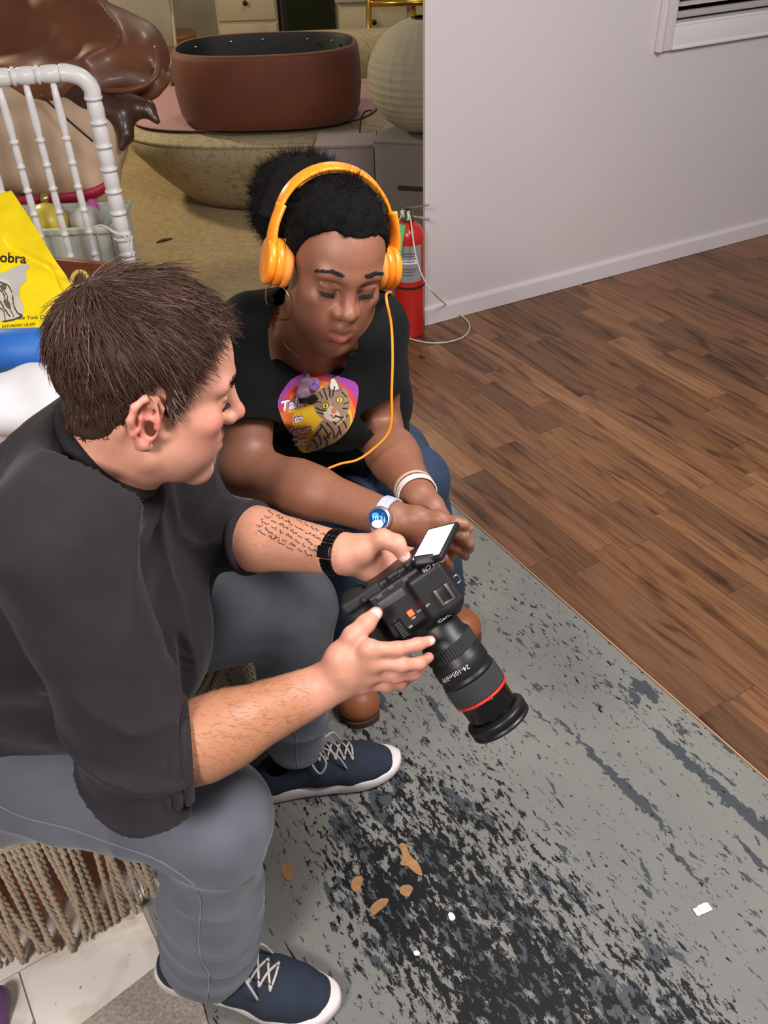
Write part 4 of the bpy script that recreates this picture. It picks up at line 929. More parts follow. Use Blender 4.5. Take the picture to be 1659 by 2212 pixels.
def db(name,c,h,m,bev=.001,M=None): b=MB(); b.box(T3(*c),h,DM if M is None else M,bev=bev); return kid(name,b.build(name),m,dv)
hs=db('hot_shoe',(-.045,.020,.0150),(.010,.011,.0012),mat('shoe_plate',(60,58,56),.4,.8))
for x in (-.0535,-.0365): db('shoe_rail',(x,.020,.0175),(.0022,.0115,.0022),sil,.0006)
db('shoe_bridge',(-.045,.0315,.0172),(.0095,.0012,.0018),sil,.0004)
db('record_button',(.0075,.0185,.0062),(.0042,.0042,.0016),mat('red_tally',(255,40,20),.4,emit=((255,60,30),6)),.001)
db('menu_panel',(.018,-.012,.0056),(.020,.006,.0010),mat('grey_button',(70,70,74),.5),.0008)
for x,y in ((.030,-.024),(.010,-.026),(-.012,-.024)): db('button',(x,y,.0058),(.0045,.0028,.0014),MATS['grey_button'],.0008)
b=MB(); b.lathe([(.0042,0),(.0042,.004),(.0030,.0062),(.0001,.0064)],T3(.050,-.032,.002),DM,16); kid('joystick',b.build('joystick'),blk2,dv)
# grooved dial on the grip's shoulder
dd=db('dial_well',(.030,.030,.0058),(.0065,.015,.0012),gls,.0006)
for i in range(7): db('dial_groove',(.030,.020+i*.0034,.0074),(.0045,.0009,.0010),mat('dial_rib',(60,60,62),.5),0)
for g in (-1,1): b=MB(); b.tube([T3(-.066 if g<0 else .086,.014,-.010),T3(-.073 if g<0 else .092,.014,-.012),T3(-.073 if g<0 else .092,.024,-.014),T3(-.066 if g<0 else .086,.024,-.012)],.0016,8,res=3); kid('strap_lug',b.build('lug'),sil,dv)
def lbl(txt,size,c,ax,ay,m=wht): o=text_on(txt,size,T3(*c),ax,ay,m,dv,'lettering',extr=.0002); o['kind']='stuff'; return o
lbl('EOS C70',.0075,(-.052,-.022,.0147),dX,dF); lbl('AUTO',.004,(-.006,.022,.0056),dX,dF); lbl('REC',.0036,(.008,.026,.0056),dX,dF); lbl('OFF',.0036,(-.018,.020,.0146),dX,dF); lbl('ISO',.004,(.018,.034,.0052),dX,dF)
o=text_on('Canon',.011,T3(-.030,.0535,-.006),-dX,nrm(dU*.75-dF*.66),wht,dv,'lettering',bold=.0002,extr=.0003); o['kind']='stuff'
# lens
LX=-.008; LM=frame(dF,dX); LZ=lambda z: .045+(z-.045)*1.13; lc=T3(LX,0,-.050)
def lens(name,prof,m,n=56,rib=0):
    b=MB(); b.lathe([(r,LZ(z)) for r,z in prof],lc,LM,n,cap=True); return kid(name,b.build(name),m,dv)
lens('lens_mount',[(.030,.040),(.032,.046),(.032,.056),(.030,.058)],mat('mount_ring',(40,40,42),.35,.6))
lens('lens_barrel',[(.0305,.055),(.034,.060),(.0345,.080),(.0375,.084),(.038,.108),(.0405,.112),(.041,.128),(.0395,.131),(.0395,.1335),(.041,.136),(.0412,.140)],mat('lens_black',(24,24,26),.42,bump=(800,.2,.0003)))
def ribbed(name,z0,z1,r,nr,dep,m):
    b=MB(); n=nr*2; V=[];F=[]
    for z,dr in ((z0,-.001),(z0+.001,0),(z1-.001,0),(z1,-.001)):
        for k in range(n):
            a=2*math.pi*k/n; rr=r+dr-(dep if k%2 else 0); V.append(lc+(np.array([rr*math.cos(a),rr*math.sin(a),LZ(z)])@LM))
    for i in range(3): F+=[(i*n+k,i*n+(k+1)%n,(i+1)*n+(k+1)%n,(i+1)*n+k) for k in range(n)]
    b.add(V,F,False); return kid(name,b.build(name),m,dv)
ribbed('zoom_ring',.086,.104,.0398,56,.0011,blk2); ribbed('focus_ring',.140,.166,.0423,90,.0007,mat('focus_rubber',(46,46,48),.65))
lens('red_ring',[(.0415,.1665),(.0422,.167),(.0422,.1695),(.0415,.170)],mat('red_band',(205,44,34),.45))
lb=lens('front_barrel',[(.0395,.170),(.0385,.172),(.0375,.192),(.0375,.200)],gls); 
lens('front_ring',[(.0375,.198),(.0455,.201),(.0465,.203),(.0465,.209),(.0450,.2095),(.0450,.213),(.0462,.2135),(.0462,.217),(.043,.218),(.040,.217),(.038,.210)],mat('ring_black',(20,20,21),.4))
b=MB(); b.lathe([(.0375,LZ(.212)),(.036,LZ(.2125)),(.018,LZ(.2145)),(.0002,LZ(.215))],lc,LM,40,cap=False); kid('front_glass',b.build('glass'),mat('lens_glass',(10,12,20),.05),dv)
b=MB(); b.box(lc+np.array([-.03,.028,LZ(.118)])@LM,(.006,.006,.010),[LM[0],LM[1],LM[2]],bev=.002); kid('lens_switch',b.build('switch'),mat('switch_grey',(90,80,78),.5),dv)
lensb=MB(); lensb.lathe([(.0405,.05),(.0405,LZ(.14))],lc,LM,64,cap=False); lt1=bvh(lensb.build('tmp')); lensb=MB(); lensb.lathe([(.0383,LZ(.17)),(.0383,LZ(.20))],lc,LM,64,cap=False); lt2=bvh(lensb.build('tmp'))
ux=np.array([.86,-.51]); uy=np.array([-.52,-.80])
for t_,sz,px,tr in (('24-105mm',15,(985,1455),lt1),('ZOOM LENS',8,(952,1478),lt1),('f/4 L IS USM',10,(1042,1518),lt2)):
    o=decal_text(t_,sz,px,tr,wht,dv,-ux,-uy,off=.0010,name='lettering'); o['kind']='stuff'
# flip-out screen
a_=cw((.0300,-.0465,.050)); b_=cw((.040,-.0110,-.031)); a_=a_-nrm(b_)*(a_@nrm(b_)); c0=D(884,1217,1.180); sn=nrm(np.cross(b_,a_)); 
if sn@RC[2]>0: sn=-sn
MM=np.array([nrm(b_),nrm(a_),np.cross(nrm(b_),nrm(a_))]); hb,ha=np.linalg.norm(b_)/2,np.linalg.norm(a_)/2; sc_=c0+(a_+b_)/2
b=MB(); b.box(sc_-sn*.004,(hb,ha,.0045),MM,bev=.0025); sp=kid('screen_housing',b.build('housing'),blk,dv)
b=MB(); b.box(sc_+sn*.0007,(hb*.84,ha*.86,.0004),MM); kid('screen',b.build('screen'),mat('lit_screen',(235,240,245),.2,emit=((238,244,255),1.6)),sp)
hp=c0+b_*.5; b=MB(); b.box((hp+T3(-.050,-.022,-.015))/2,(.014,.007,np.linalg.norm(hp-T3(-.050,-.022,-.015))/2+.004),frame(hp-T3(-.050,-.022,-.015),nrm(b_)),bev=.003); kid('screen_hinge',b.build('hinge'),blk,dv)

# ------------------------------------------------------------------ watches, bands, rings
def wristband(name,label,cat,c,ax,rx,ry,up,wd_,th,m,n=48):
    """a closed band round a wrist"""
    M=frame(ax,up); V=[];F=[]; o=empty(name,c,label,cat)
    prof=[(-wd_/2,0),(-wd_/2,th),(wd_/2,th),(wd_/2,0)]
    for k in range(n):
        t=2*math.pi*k/n
        for z,e in prof: V.append(np.asarray(c)+(np.array([(rx+e)*math.cos(t),(ry+e)*math.sin(t),z])@M))
    for k in range(n):
        j=(k+1)%n; F+=[(k*4+i,k*4+(i+1)%4,j*4+(i+1)%4,j*4+i) for i in range(4)]
    b=MB(); b.add(V,F,False); kid('band',np_fix(b.build('band')),m,o); return o,M
# metal watch on his tattooed arm: links round the wrist
ax=nrm(mLW-mLE); M=frame(ax,cw((0,1,0))); wc=mLW-ax*.010; w_o=empty('metal_watch',wc,'black metal link watch on the tattooed wrist','watch')
lm=mat('black_steel',(40,40,42),.3,.9); n=26
for k in range(n):
    t=2*math.pi*k/n; er,et=np.array([math.cos(t),math.sin(t),0])@M,np.array([-math.sin(t)*.0315,math.cos(t)*.0295,0])@M; p=wc+(np.array([.0325*math.cos(t),.0305*math.sin(t),0])@M); et=nrm(et); er=np.cross(et,ax)
    for zz_,hw_ in ((-.0066,.0028),(0,.0034),(.0066,.0028)):
        b=MB(); b.box(p+ax*zz_,(.0032,hw_,.0016 if zz_ else .0020),[et,ax,er],bev=.0006); kid('link',b.build('link'),lm,w_o)
t=math.atan2(*( (np.array([M[1]@(-RC[2]),M[0]@(-RC[2])]) ))); er=nrm(np.array([math.cos(t),math.sin(t),0])@M); b=MB(); b.box(wc+er*.0345,(.0085,.0105,.0018),[nrm(np.cross(ax,er)),ax,er],bev=.001); kid('clasp',b.build('clasp'),mat('clasp_steel',(70,68,68),.25,.9),w_o)
# smartwatch on her wrist
ax=nrm(wRW-wRE); wc=D(838,1114,1.335); wc=wRE+ax*((wc-wRE)@ax); so,M=wristband('smartwatch','round smartwatch with pale lavender strap and lit blue dial','watch',wc,ax,.0305,.0295,cw((0,1,0)),.019,.0026,mat('lavender_silicone',(188,188,208),.6))
fn=nrm(D(832,1127,1.30)-wc); fn=nrm(fn-ax*(fn@ax)); fn=nrm(fn+(-RC[2])*.35); FM=frame(fn,ax); fc=wc+fn*.031
b=MB(); b.lathe([(.0160,-.004),(.0185,-.002),(.0190,.003),(.0178,.0055),(.0160,.0060)],fc,FM,40); kid('watch_case',b.build('case'),mat('silver_case',(186,184,186),.3,.8),so)
cv=Canvas(48,48); cv.ell(.5,.5,.5,.5,(22,52,104)); 
for (x,y,rx,ry,c) in ((.35,.35,.2,.15,(60,150,210)),(.65,.62,.25,.14,(40,110,180)),(.45,.75,.3,.2,(190,215,235)),(.72,.3,.12,.12,(20,80,150))): cv.ell(x,y,rx,ry,c)
cv.tris(text_tris('10:21',.34,(.52,.5),(1,.12),(.12,-1)),(210,240,250)); cv.k&=((cv.X-.5)**2+(cv.Y-.5)**2<.25)
fme=MB(); fme.box(fc+fn*.0062,(.0158,.0158,.0001),FM); ft=bvh(fme.build('tmp'))
dial=mat('lit_dial',(40,90,150),.2,attr='col'); nt,bs,Lk=nodes(dial); at=[x for x in nt.nodes if x.type=='ATTRIBUTE'][0]; Lk(at.outputs['Color'],bs.inputs['Emission Color']); bs.inputs['Emission Strength'].default_value=.5
art_patch('dial',cv.c,fc,nrm(cw((1,0,0))-fn*(cw((1,0,0))@fn)),nrm(cw((0,-1,0))-fn*(cw((0,-1,0))@fn)),.0310,.0310,ft,-fn,.0003,so,dial,cv.k)
# two bands on her other wrist
ax=nrm(wLW-wLE); wc=wLW-ax*.012; o,M=wristband('wristband','white printed wristband above her clasped hands','wristband',wc,ax,.0310,.0300,cw((1,0,0)),.012,.0018,mat('white_silicone',(232,224,222),.55))
bme=MB(); bme.lathe([(.0331,-.006),(.0331,.006)],wc,M,48,cap=False); o2=decal_text('0  2021',9,(898,1073),bvh(bme.build('tmp')),mat('black_print',(40,36,40),.6),o,(.97,-.2),(.1,-.98),off=.0006); o2['kind']='stuff'
wristband('wristband','thin beige band beside the white printed wristband','wristband',wLW-ax*.026,ax,.0318,.0305,cw((1,0,0)),.005,.0016,mat('beige_band',(206,178,150),.5))
rp_=(wtR[3][0]+wtR[3][1])/2; rax=nrm(wtR[3][1]-wtR[3][0]); b=MB(); b.tube(ring(rp_,rax,.0088,0,24),.0016,8,closed=True)
top('finger_ring',b.build('ring'),mat('ring_silver',(215,212,208),.2,1.0),'slim silver ring on her smallest finger','ring')

# ------------------------------------------------------------------ headphones
org=mat('orange_plastic',(255,148,30),.35,coat=.2); org2=mat('orange_cushion',(250,160,70),.6)
hp_=empty('headphones',w2(0,0,.0),'bright orange over-ear headphones worn on black hair','headphones')
wl2=lambda x,y,z: wO+WS*(np.array([x,y,z])@wR)
HB=np.array([-.30,0,.95])   # band leans back
for g in (-1,1):
    axo=nrm(np.array([-.10,g,.06])@wR); FM=frame(axo,wR[0]); c=wl2(-.004,g*.0725,.002)
    b=MB(); b.lathe([(.020,0),(.034,-.001),(.0375,.004),(.0375,.010),(.034,.014)],c,FM,40); kid('ear_cushion',b.build('cushion'),org2,hp_)
    b=MB(); b.lathe([(.0335,.013),(.0362,.015),(.0362,.024),(.033,.027)],c,FM,40); kid('ear_cup',b.build('cup'),org,hp_)
    b=MB(); b.lathe([(.031,.026),(.0355,.028),(.0365,.032),(.0355,.0375),(.032,.0395),(.0002,.0405)],c,FM,40); kid('ear_cup_cover',b.build('cover'),org,hp_)
    c2=c+axo*.033*1.0; b=MB(); up_=nrm(HB@wR)
    pts=[c2+wR[2]*.030-axo*.001,wl2(-.016,g*.1030,.062),wl2(-.026,g*.093,.092)]; b.tube(pts,[.0125,.0105,.0105],12,res=5,flat=.42); kid('band_arm',b.build('arm'),org,hp_)
def arc(r,n,z0,t0,t1,h): return [wl2(-.026-.030*math.cos(t),r*math.sin(t),z0+h*math.cos(t)) for t in np.linspace(t0,t1,n)]
def strap(pts,hw,th):
    V=[];F=[]; n=len(pts); side=wR[0]
    pts=np.array(pts); tn=np.gradient(pts,axis=0)
    for p,t_ in zip(pts,tn):
        t_=nrm(t_); o_=nrm(np.cross(side,t_)); sd=nrm(np.cross(t_,o_))
        for a,bb in ((-1,-.6),(-.8,-1),(.8,-1),(1,-.6),(1,.6),(.8,1),(-.8,1),(-1,.6)): V.append(p+sd*a*hw+o_*bb*th)
    for i in range(n-1): F+=[(i*8+k,i*8+(k+1)%8,i*8+8+(k+1)%8,i*8+8+k) for k in range(8)]
    F+=[tuple(range(7,-1,-1)),tuple((n-1)*8+k for k in range(8))]; b=MB(); b.add(V,F,True); return np_fix(b.build('strap'))
kid('headband',strap(arc(.0975,40,.060,-1.42,1.42,.086),.0115,.0030),org,hp_); kid('headband_cushion',strap(arc(.093,30,.060,-.85,.85,.082),.0095,.0035),org2,hp_)
pts=[wl2(.012,.112,-.034),D(834,640,1.325),D(845,700,1.335),D(848,770,1.345),D(846,850,1.36),D(846,905,1.375),D(836,940,1.385),D(800,975,1.395),D(770,994,1.40),D(735,1002,1.405),D(700,1016,1.41),D(684,1024,1.42)]
b=MB(); b.tube(pts,.0021,8,res=6); kid('cable',b.build('cable'),org,hp_)
# earrings, necklace, charm
for g,nm in ((-1,'gold hoop earring hanging below the nearer orange ear cup'),(1,'gold hoop earring hanging beside the far cheek')):
    c=wl2(.006,g*.082,-.062); b=MB(); b.tube(ring(c,nrm(np.array([.55,g*.85,0])@wR),.0275,0,40),.0013,8,closed=True); top('hoop_earring',b.build('hoop'),mat('gold',(232,196,120),.2,1.0),nm,'earring','hoop earrings')
b=MB(); b.tube(ring(wN+wnd*.016+np.array([0,-.004,0]),nrm(wnd+np.array([0,.25,0])),.0575,0,48),.0011,6,closed=True); top('necklace',b.build('necklace'),MATS['gold'],'thin gold chain necklace at the black shirt neckline','necklace')
def chest(x,y,o=.004): return on(tst,x,y,o)
ch=empty('charm_lanyard',chest(664,830),'clear purple charm on a dark cord over the cat print','charm')
b=MB(); b.tube([chest(*q,.004) for q in ((612,738),(622,752),(634,768),(648,782),(656,790))],.0018,6,res=4); kid('cord',b.build('cord'),mat('speckled_cord',(70,74,74),.5),ch)
b=MB(); b.tube(ring(chest(663,797,.007),nrm(-RC[2]+RC[0]*.5),.0075,0,24),.0018,8,closed=True); b.tube([chest(664,804,.008),chest(667,812,.009)],.0022,8); kid('clip',b.build('clip'),sil,ch)
clear=mat('clear_plastic',(214,190,226),.08,trans=.75,ior=1.35); q=S()
q.ell(chest(662,835,.010),(.015,.006,.016),None,.006); q.ell(chest(680,828,.010),(.010,.006,.011),None,.006); q.ell(chest(655,852,.010),(.013,.006,.010),None,.006); q.cap(chest(664,815,.010),chest(663,826,.010),.005,.006,.006); lo,hi=bounds(q,.008); kid('charm',sdf_mesh('charm',q,lo,hi,.0016),clear,ch)
q=S(); q.ell(chest(683,832,.013),(.007,.004,.008),None,.004); q.ell(chest(676,840,.012),(.006,.004,.005),None,.004); lo,hi=bounds(q,.008); kid('charm_figure',sdf_mesh('fig',q,lo,hi,.0014),mat('purple_enamel',(140,104,190),.3),ch)
b=MB(); b.box(chest(666,862,.008),(.016,.003,.005),np.array([nrm(RC[0]*.95+RC[1]*-.2),RC[2],np.cross(nrm(RC[0]*.95+RC[1]*-.2),RC[2])]),bev=.002); kid('charm_tag',b.build('tag'),gls,ch)

# ------------------------------------------------------------------ print on her shirt
X0,Y0,X1,Y1=588,796,784,992
U=lambda x,y: ((x-X0)/(X1-X0),(y-Y0)/(Y1-Y0))
cv=Canvas(170,170); PX=X0+cv.X*(X1-X0); PY=Y0+cv.Y*(Y1-Y0)
shape=cv.inpoly([U(*q) for q in catmull(np.array([(597,872),(606,846),(628,818),(660,803),(700,802),(738,812),(775,830),(772,880),(762,915),(738,948),(705,968),(655,984),(636,968),(628,948),(615,925),(604,900)],float),4,None,True)])
dist=np.sqrt(((PX-690)/1.0)**2+((PY-915)/1.12)**2)
cv.put(shape,(222,170,40))
for r_,c in ((0,(232,182,36)),(74,(226,120,40)),(84,(206,58,58)),(94,(150,60,150))): cv.put(shape&(dist>=r_),c)
cv.put(shape&(PX<640)&(PY>890)&(dist>60),(214,110,50))
def cline(pts,w_,c): cv.line([U(*q) for q in pts],w_/196,c,4)
def cfill(pts,c): cv.smooth([U(*q) for q in pts],c)
# cat: body, head, ears, stripes
cfill([(690,915),(672,950),(660,980),(700,970),(738,948),(758,915),(752,890),(720,895)],(150,122,92))
cfill([(676,868),(682,848),(700,835),(730,832),(750,842),(758,868),(752,892),(730,908),(704,908),(684,892)],(150,126,104))
cfill([(708,842),(716,812),(722,802),(732,822),(742,842),(726,846)],(126,100,82)); cfill([(714,838),(720,814),(733,838)],(224,212,196))
cfill([(676,872),(652,868),(640,858),(654,856),(672,850)],(70,60,52))
cfill([(704,880),(716,876),(734,892),(736,906),(716,910),(700,898)],(214,196,176)); cfill([(716,884),(726,880),(728,890),(720,894)],(206,120,84))
for pts,w_ in (([(700,838),(704,852),(708,862)],1.6),([(712,834),(713,848),(714,860)],1.6),([(724,834),(721,846),(719,856)],1.5),([(690,846),(697,858)],1.5),([(681,866),(694,868)],1.4),([(682,880),(696,886),(706,886)],1.5),([(686,890),(698,894)],1.4),([(740,846),(750,856)],1.5),([(744,872),(754,868)],1.4),([(742,882),(752,882)],1.3),([(716,896),(722,902),(730,898)],1.1)): cline(pts,w_,(36,28,24))
for pts in ([(694,918),(704,930),(712,948)],[(706,914),(720,930),(724,948)],[(722,912),(734,924),(738,940)],[(738,906),(746,914),(750,924)],[(684,936),(692,948),(694,962)],[(676,952),(684,962),(684,972)],[(700,944),(708,956),(706,966)],[(726,898),(740,902),(752,898)],[(694,924),(680,944)],[(715,936),(702,952)],[(735,930),(728,946)]): cline(pts,1.9,(34,26,22))
for x,y in ((704,876),(735,863)): cv.ell(*U(x,y),8.5/196,7/196,(30,24,20),-.35); cv.ell(*U(x,y),6.6/196,5.6/196,(236,206,50),-.35); cv.ell(*U(x,y),1.5/196,4.4/196,(20,16,14),.2)
cline([(712,858),(716,880)],1.0,(196,170,150)); cline([(748,898),(740,910),(728,920)],1.3,(196,176,150))
# words
def word(t_,sz,x,y,ux_=(1,-.22),uy_=(.1,-1)):
    sc=1/196; args=lambda bo: text_tris(t_,sz*sc,U(x,y),(ux_[0],ux_[1]),(uy_[0],uy_[1]),bold=bo)
    cv.tris(args(.07*sz*sc),(120,52,140)); cv.tris([t-np.array([0.004,0.008]) for t in args(.07*sz*sc)],(120,52,140)); cv.tris(args(.034*sz*sc),(244,240,242))
word('Talk',30,630,873); word('to',22,644,905); word('Your',29,640,934); word('Cat',26,640,962)
cv.k&=shape|cv.inpoly([U(*q) for q in ((594,850),(664,850),(664,985),(640,985),(594,880))]); cv.k&=~((cv.c.sum(2)==0))
pc=D(686,894,1.40); 
art_patch('shirt_print',cv.c,D((X0+X1)/2,(Y0+Y1)/2,1.40),RC[0],-RC[1],(X1-X0)/FPX*1.40,(Y1-Y0)/FPX*1.40,tst,nrm(ray(686,894)),.0012,tso,mat('shirt_ink',(200,160,60),.75,attr='col'),cv.k)
# ------------------------------------------------------------------ tattoo: rows of cursive on the forearm
rt=random.Random(4); b=MB(); bodyo=[o for o in man.children if o.name.startswith('body')][0]
rows=[((588,1088),(622,1102)),((584,1102),(712,1160)),((574,1112),(700,1172)),((566,1124),(696,1186)),((558,1134),(690,1196)),((562,1148),(668,1200)),((566,1160),(620,1184))]
rows=[((586,1092),(706,1158)),((578,1104),(712,1178)),((570,1114),(694,1186)),((562,1124),(690,1198)),((556,1134),(676,1204)),((556,1146),(640,1192))]
for (p0,p1) in rows:
    p0=np.array(p0,float); p1=np.array(p1,float); u=nrm(p1-p0); v=np.array([u[1],-u[0]]); Lr=np.linalg.norm(p1-p0); s_=0
    while s_<Lr-6:
        wl_=rt.uniform(10,24); pts=[]; k=0; s2=s_
        while s2<min(s_+wl_,Lr):
            pts.append(p0+u*(s2+rt.uniform(-.6,.6))+v*(rt.choice([0,4.0,1.0,4.4,0,6.4,-2.2]) if k%2 else rt.uniform(-.5,.8))); s2+=1.9; k+=1
        s_+=wl_+rt.uniform(3,6)
        P3=[on(man_tree,*q_,.0004) for q_ in pts]; P3=[p for p in P3 if p is not None]
        if len(P3)>3: b.tube(P3,.00055,4,res=2,smooth=False)
t_o=kid('tattoo',b.build('tattoo'),mat('tattoo_ink',(44,44,52),.6),bodyo); t_o['kind']='stuff'; t_o['label']='rows of dark handwritten tattoo lettering on the forearm'
# ================================================================== fringed ottoman he sits on
rust=mat('rust_upholstery',(168,92,58),0.6,noise=(18,.12),bump=(160,.25,.001)); cordm=mat('taupe_cord',(176,158,136),0.9,noise=(120,.18),bump=(700,.5,.0006))
oc=np.array([-.75,1.25,0]); oa,ob=.415,.485
ot=empty('ottoman',oc,'rust coloured oval ottoman with thick taupe fringe','ottoman')
b=MB(); b.lathe([(.90,.09),(.97,.095),(.985,.12),(.985,.335),(1.0,.345),(1.0,.372),(.985,.384),(.93,.392),(.5,.395),(.001,.396)],oc,None,96,sx=oa,sy=ob); kid('seat',b.build('seat'),rust,ot)
for k in range(4):
    t=math.pi/4+k*math.pi/2; b=MB(); b.lathe([(.022,.0),(.028,.01),(.034,.09)],oc+np.array([oa*.75*math.cos(t),ob*.75*math.sin(t),0.001]),None,12); kid('leg',b.build('leg'),mat('dark_wood',(60,38,26),.5),ot)
def rim(t,e=0): return oc+np.array([(oa+e)*math.cos(t),(ob+e)*math.sin(t),0])
b=MB()
ts_=np.linspace(math.radians(180),math.radians(380),420); 
b.tube([rim(t,.004+.0015*math.sin(i*2.2))+zz*(.338+.002*math.sin(i*1.7)) for i,t in enumerate(ts_)],.0075,6); b.tube([rim(t,.005)+zz*(.327+.002*math.sin(i*2.9)) for i,t in enumerate(ts_)],.006,6)
kid('fringe_heading',b.build('heading'),cordm,ot)
def cord_mesh(seed):
    r=random.Random(seed); n=44; Lc=r.uniform(.285,.315); pts=[]; bx,by=r.uniform(-.02,.02),r.uniform(0,.018); ph=r.uniform(0,6)
    for i in range(n):
        t=i/(n-1); pts.append((bx*t*t+.006*math.sin(3*t+ph)*t, by*math.sin(math.pi*t)*.7+.012*t, -Lc*t))
    # two plies wound round each other
    m=MB()
    for g in (0,math.pi):
        q=[(p[0]+.0024*math.cos(g+2*math.pi*i/5.2),p[1]+.0024*math.sin(g+2*math.pi*i/5.2),p[2]) for i,p in enumerate(pts)]
        m.tube(q,.0037,5)
    me=m.build('fringe_cord'); me.materials.append(cordm); return me
CM=[cord_mesh(i) for i in range(7)]; rc=random.Random(2)
arclen=0; t=math.radians(198)
while t<math.radians(368):
    sp=.0086/math.hypot(oa*math.sin(t),ob*math.cos(t)); t+=sp*rc.uniform(.8,1.25)
    if math.radians(300)<t<math.radians(318) and rc.random()<.30: continue
    o=bpy.data.objects.new('fringe_cord',rc.choice(CM)); COL.objects.link(o); o.parent=ot
    o.location=Vector(rim(t,.009+rc.uniform(0,.006))-oc+zz*.327); o.rotation_euler=(rc.uniform(-.01,.04),rc.uniform(-.055,.055),t+math.pi/2+math.pi)

# ================================================================== fire extinguisher at the wall's end
ec=P(884,716,0)+zz*.006; ec[1]-=.02; ex=empty('fire_extinguisher',ec,'red fire extinguisher with silver label beside the white wall','extinguisher')
red=mat('red_enamel',(190,36,28),.3,coat=.3); R0=.060
b=MB(); b.lathe([(R0*.93,0),(R0,.008),(R0,.385),(R0*.97,.405),(R0*.82,.428),(R0*.5,.443),(.020,.448)],ec,None,48); kid('cylinder',b.build('cylinder'),red,ex)
b=MB(); b.lathe([(.018,.446),(.022,.45),(.022,.462),(.017,.465),(.017,.488),(.013,.492)],ec,None,24); kid('valve',b.build('valve'),mat('valve_metal',(120,112,104),.35,.9),ex)
tv=nrm(np.array([.9,-.42,0])); sv=np.cross(zz,tv)
for nm,z0,z1 in (('carry_handle',.470,.462),('squeeze_lever',.492,.512)):
    b=MB(); b.box(ec+tv*.030+zz*((z0+z1)/2+.002),(.055,.009,.002),np.array([nrm(tv+zz*((z1-z0)/.09)),sv,np.cross(nrm(tv+zz*((z1-z0)/.09)),sv)]),bev=.0015); kid(nm,b.build(nm),mat('chrome',(200,196,190),.2,1.0),ex)
b=MB(); b.lathe([(.015,0),(.016,.004),(.014,.010),(.0001,.011)],ec+zz*.472-tv*.016,frame(-tv+np.array([0,-.9,0])),20); kid('gauge',b.build('gauge'),mat('gauge_face',(206,200,180),.3),ex)
def wrap(z0,z1,a0,a1,r,m,name,parent=ex,n=18):
    v=[];f=[]
    for i in range(n+1):
        a=math.radians(a0+(a1-a0)*i/n); v+=[ec+np.array([r*math.cos(a),r*math.sin(a),z0]),ec+np.array([r*math.cos(a),r*math.sin(a),z1])]
    for i in range(n): f.append((2*i,2*i+2,2*i+3,2*i+1))
    b=MB(); b.add(v,f,True); return kid(name,b.build(name),m,parent)
lab=wrap(.235,.375,215,318,R0+.0006,mat('silver_label',(160,160,164),.45,.3),'label'); wrap(.306,.322,238,300,R0+.0011,mat('label_white',(226,224,222),.6),'label_strip',lab)
for z,a0,a1 in ((.345,250,290),(.335,250,285),(.285,245,300),(.275,245,292),(.262,245,285),(.314,248,290)): wrap(z,z+.0035,a0,a1,R0+.0015,mat('label_ink',(84,82,90),.6),'label_text',lab,8)
wrap(.205,.214,150,400,R0+.0012,mat('black_strap',(28,26,26),.6),'strap'); wrap(.075,.11,196,226,R0+.001,mat('sticker_grey',(150,146,140),.5),'sticker')
b=MB(); b.lathe([(.010,0),(.010,.004),(.0001,.0045)],ec+np.array([-R0*.8,-R0*.72,.155]),frame([-.75,-.66,0]),16); kid('buckle',b.build('buckle'),mat('brass_buckle',(214,190,110),.3,.8),ex)
tg=np.array([D(842,479,3.18),D(876,487,3.18),D(866,552,3.16),D(837,538,3.16)]); b=MB(); n_=nrm(np.cross(tg[1]-tg[0],tg[3]-tg[0])); b.add(list(tg)+list(tg+n_*.0012),[(0,1,2,3),(7,6,5,4),(0,4,5,1),(1,5,6,2),(2,6,7,3),(3,7,4,0)])
tgo=empty('inspection_tag',tg.mean(0),'green paper tag hanging from the fire extinguisher valve','tag'); kid('tag_paper',b.build('tag'),mat('green_card',(66,176,112),.7,noise=(60,.06)),tgo)
b=MB(); b.tube([tg[0]*.5+tg[1]*.5,D(866,468,3.17),D(876,452,3.19)],.0012,6,res=4); kid('string',b.build('string'),mat('white_string',(220,214,206),.7),tgo)
tnu=nrm(tg[1]-tg[0]); tnv=nrm(tg[0]-tg[3])
for i in range(5):
    b=MB(); b.box(tg.mean(0)-n_*.0008*(1 if n_@RC[2]>0 else -1)+tnv*(.028-i*.014),(.016,.0011,.0004),np.array([tnu,tnv,np.cross(tnu,tnv)])); kid('tag_line',b.build('line'),mat('tag_ink',(40,96,70),.7),tgo)
# pale cord looping over the floor
b=MB(); b.tube([D(876,448,3.20),D(886,470,3.17),D(893,520,3.16),D(900,560,3.17),D(914,600,3.17),D(936,632,3.15),P(968,662,.05),P(1000,684,.016),P(1014,702,.010),P(1008,722,.010),P(980,736,.010),P(940,741,.010),P(905,737,.010),P(882,730,.011)],.0028,8,res=7)
co=empty('cord',P(960,740,.006),'thin pale cord looping from the extinguisher over the planks','cord'); kid('cord_line',b.build('cord'),mat('pale_cord',(206,196,184),.4),co)
b=MB(); b.tube([P(882,730,.012),P(874,726,.012),P(864,722,.012)],[.006,.009,.010],10,res=3); kid('cord_plug',b.build('plug'),mat('pink_white_plug',(232,212,206),.5),co)
b=MB(); b.tube([P(906,768,.009),P(911,771,.010),P(918,774,.009)],[.002,.004,.002],6); top('wood_chip',b.build('chip'),mat('dark_chip',(50,34,24),.7),'small dark chip on planks below the pale cord','chip')

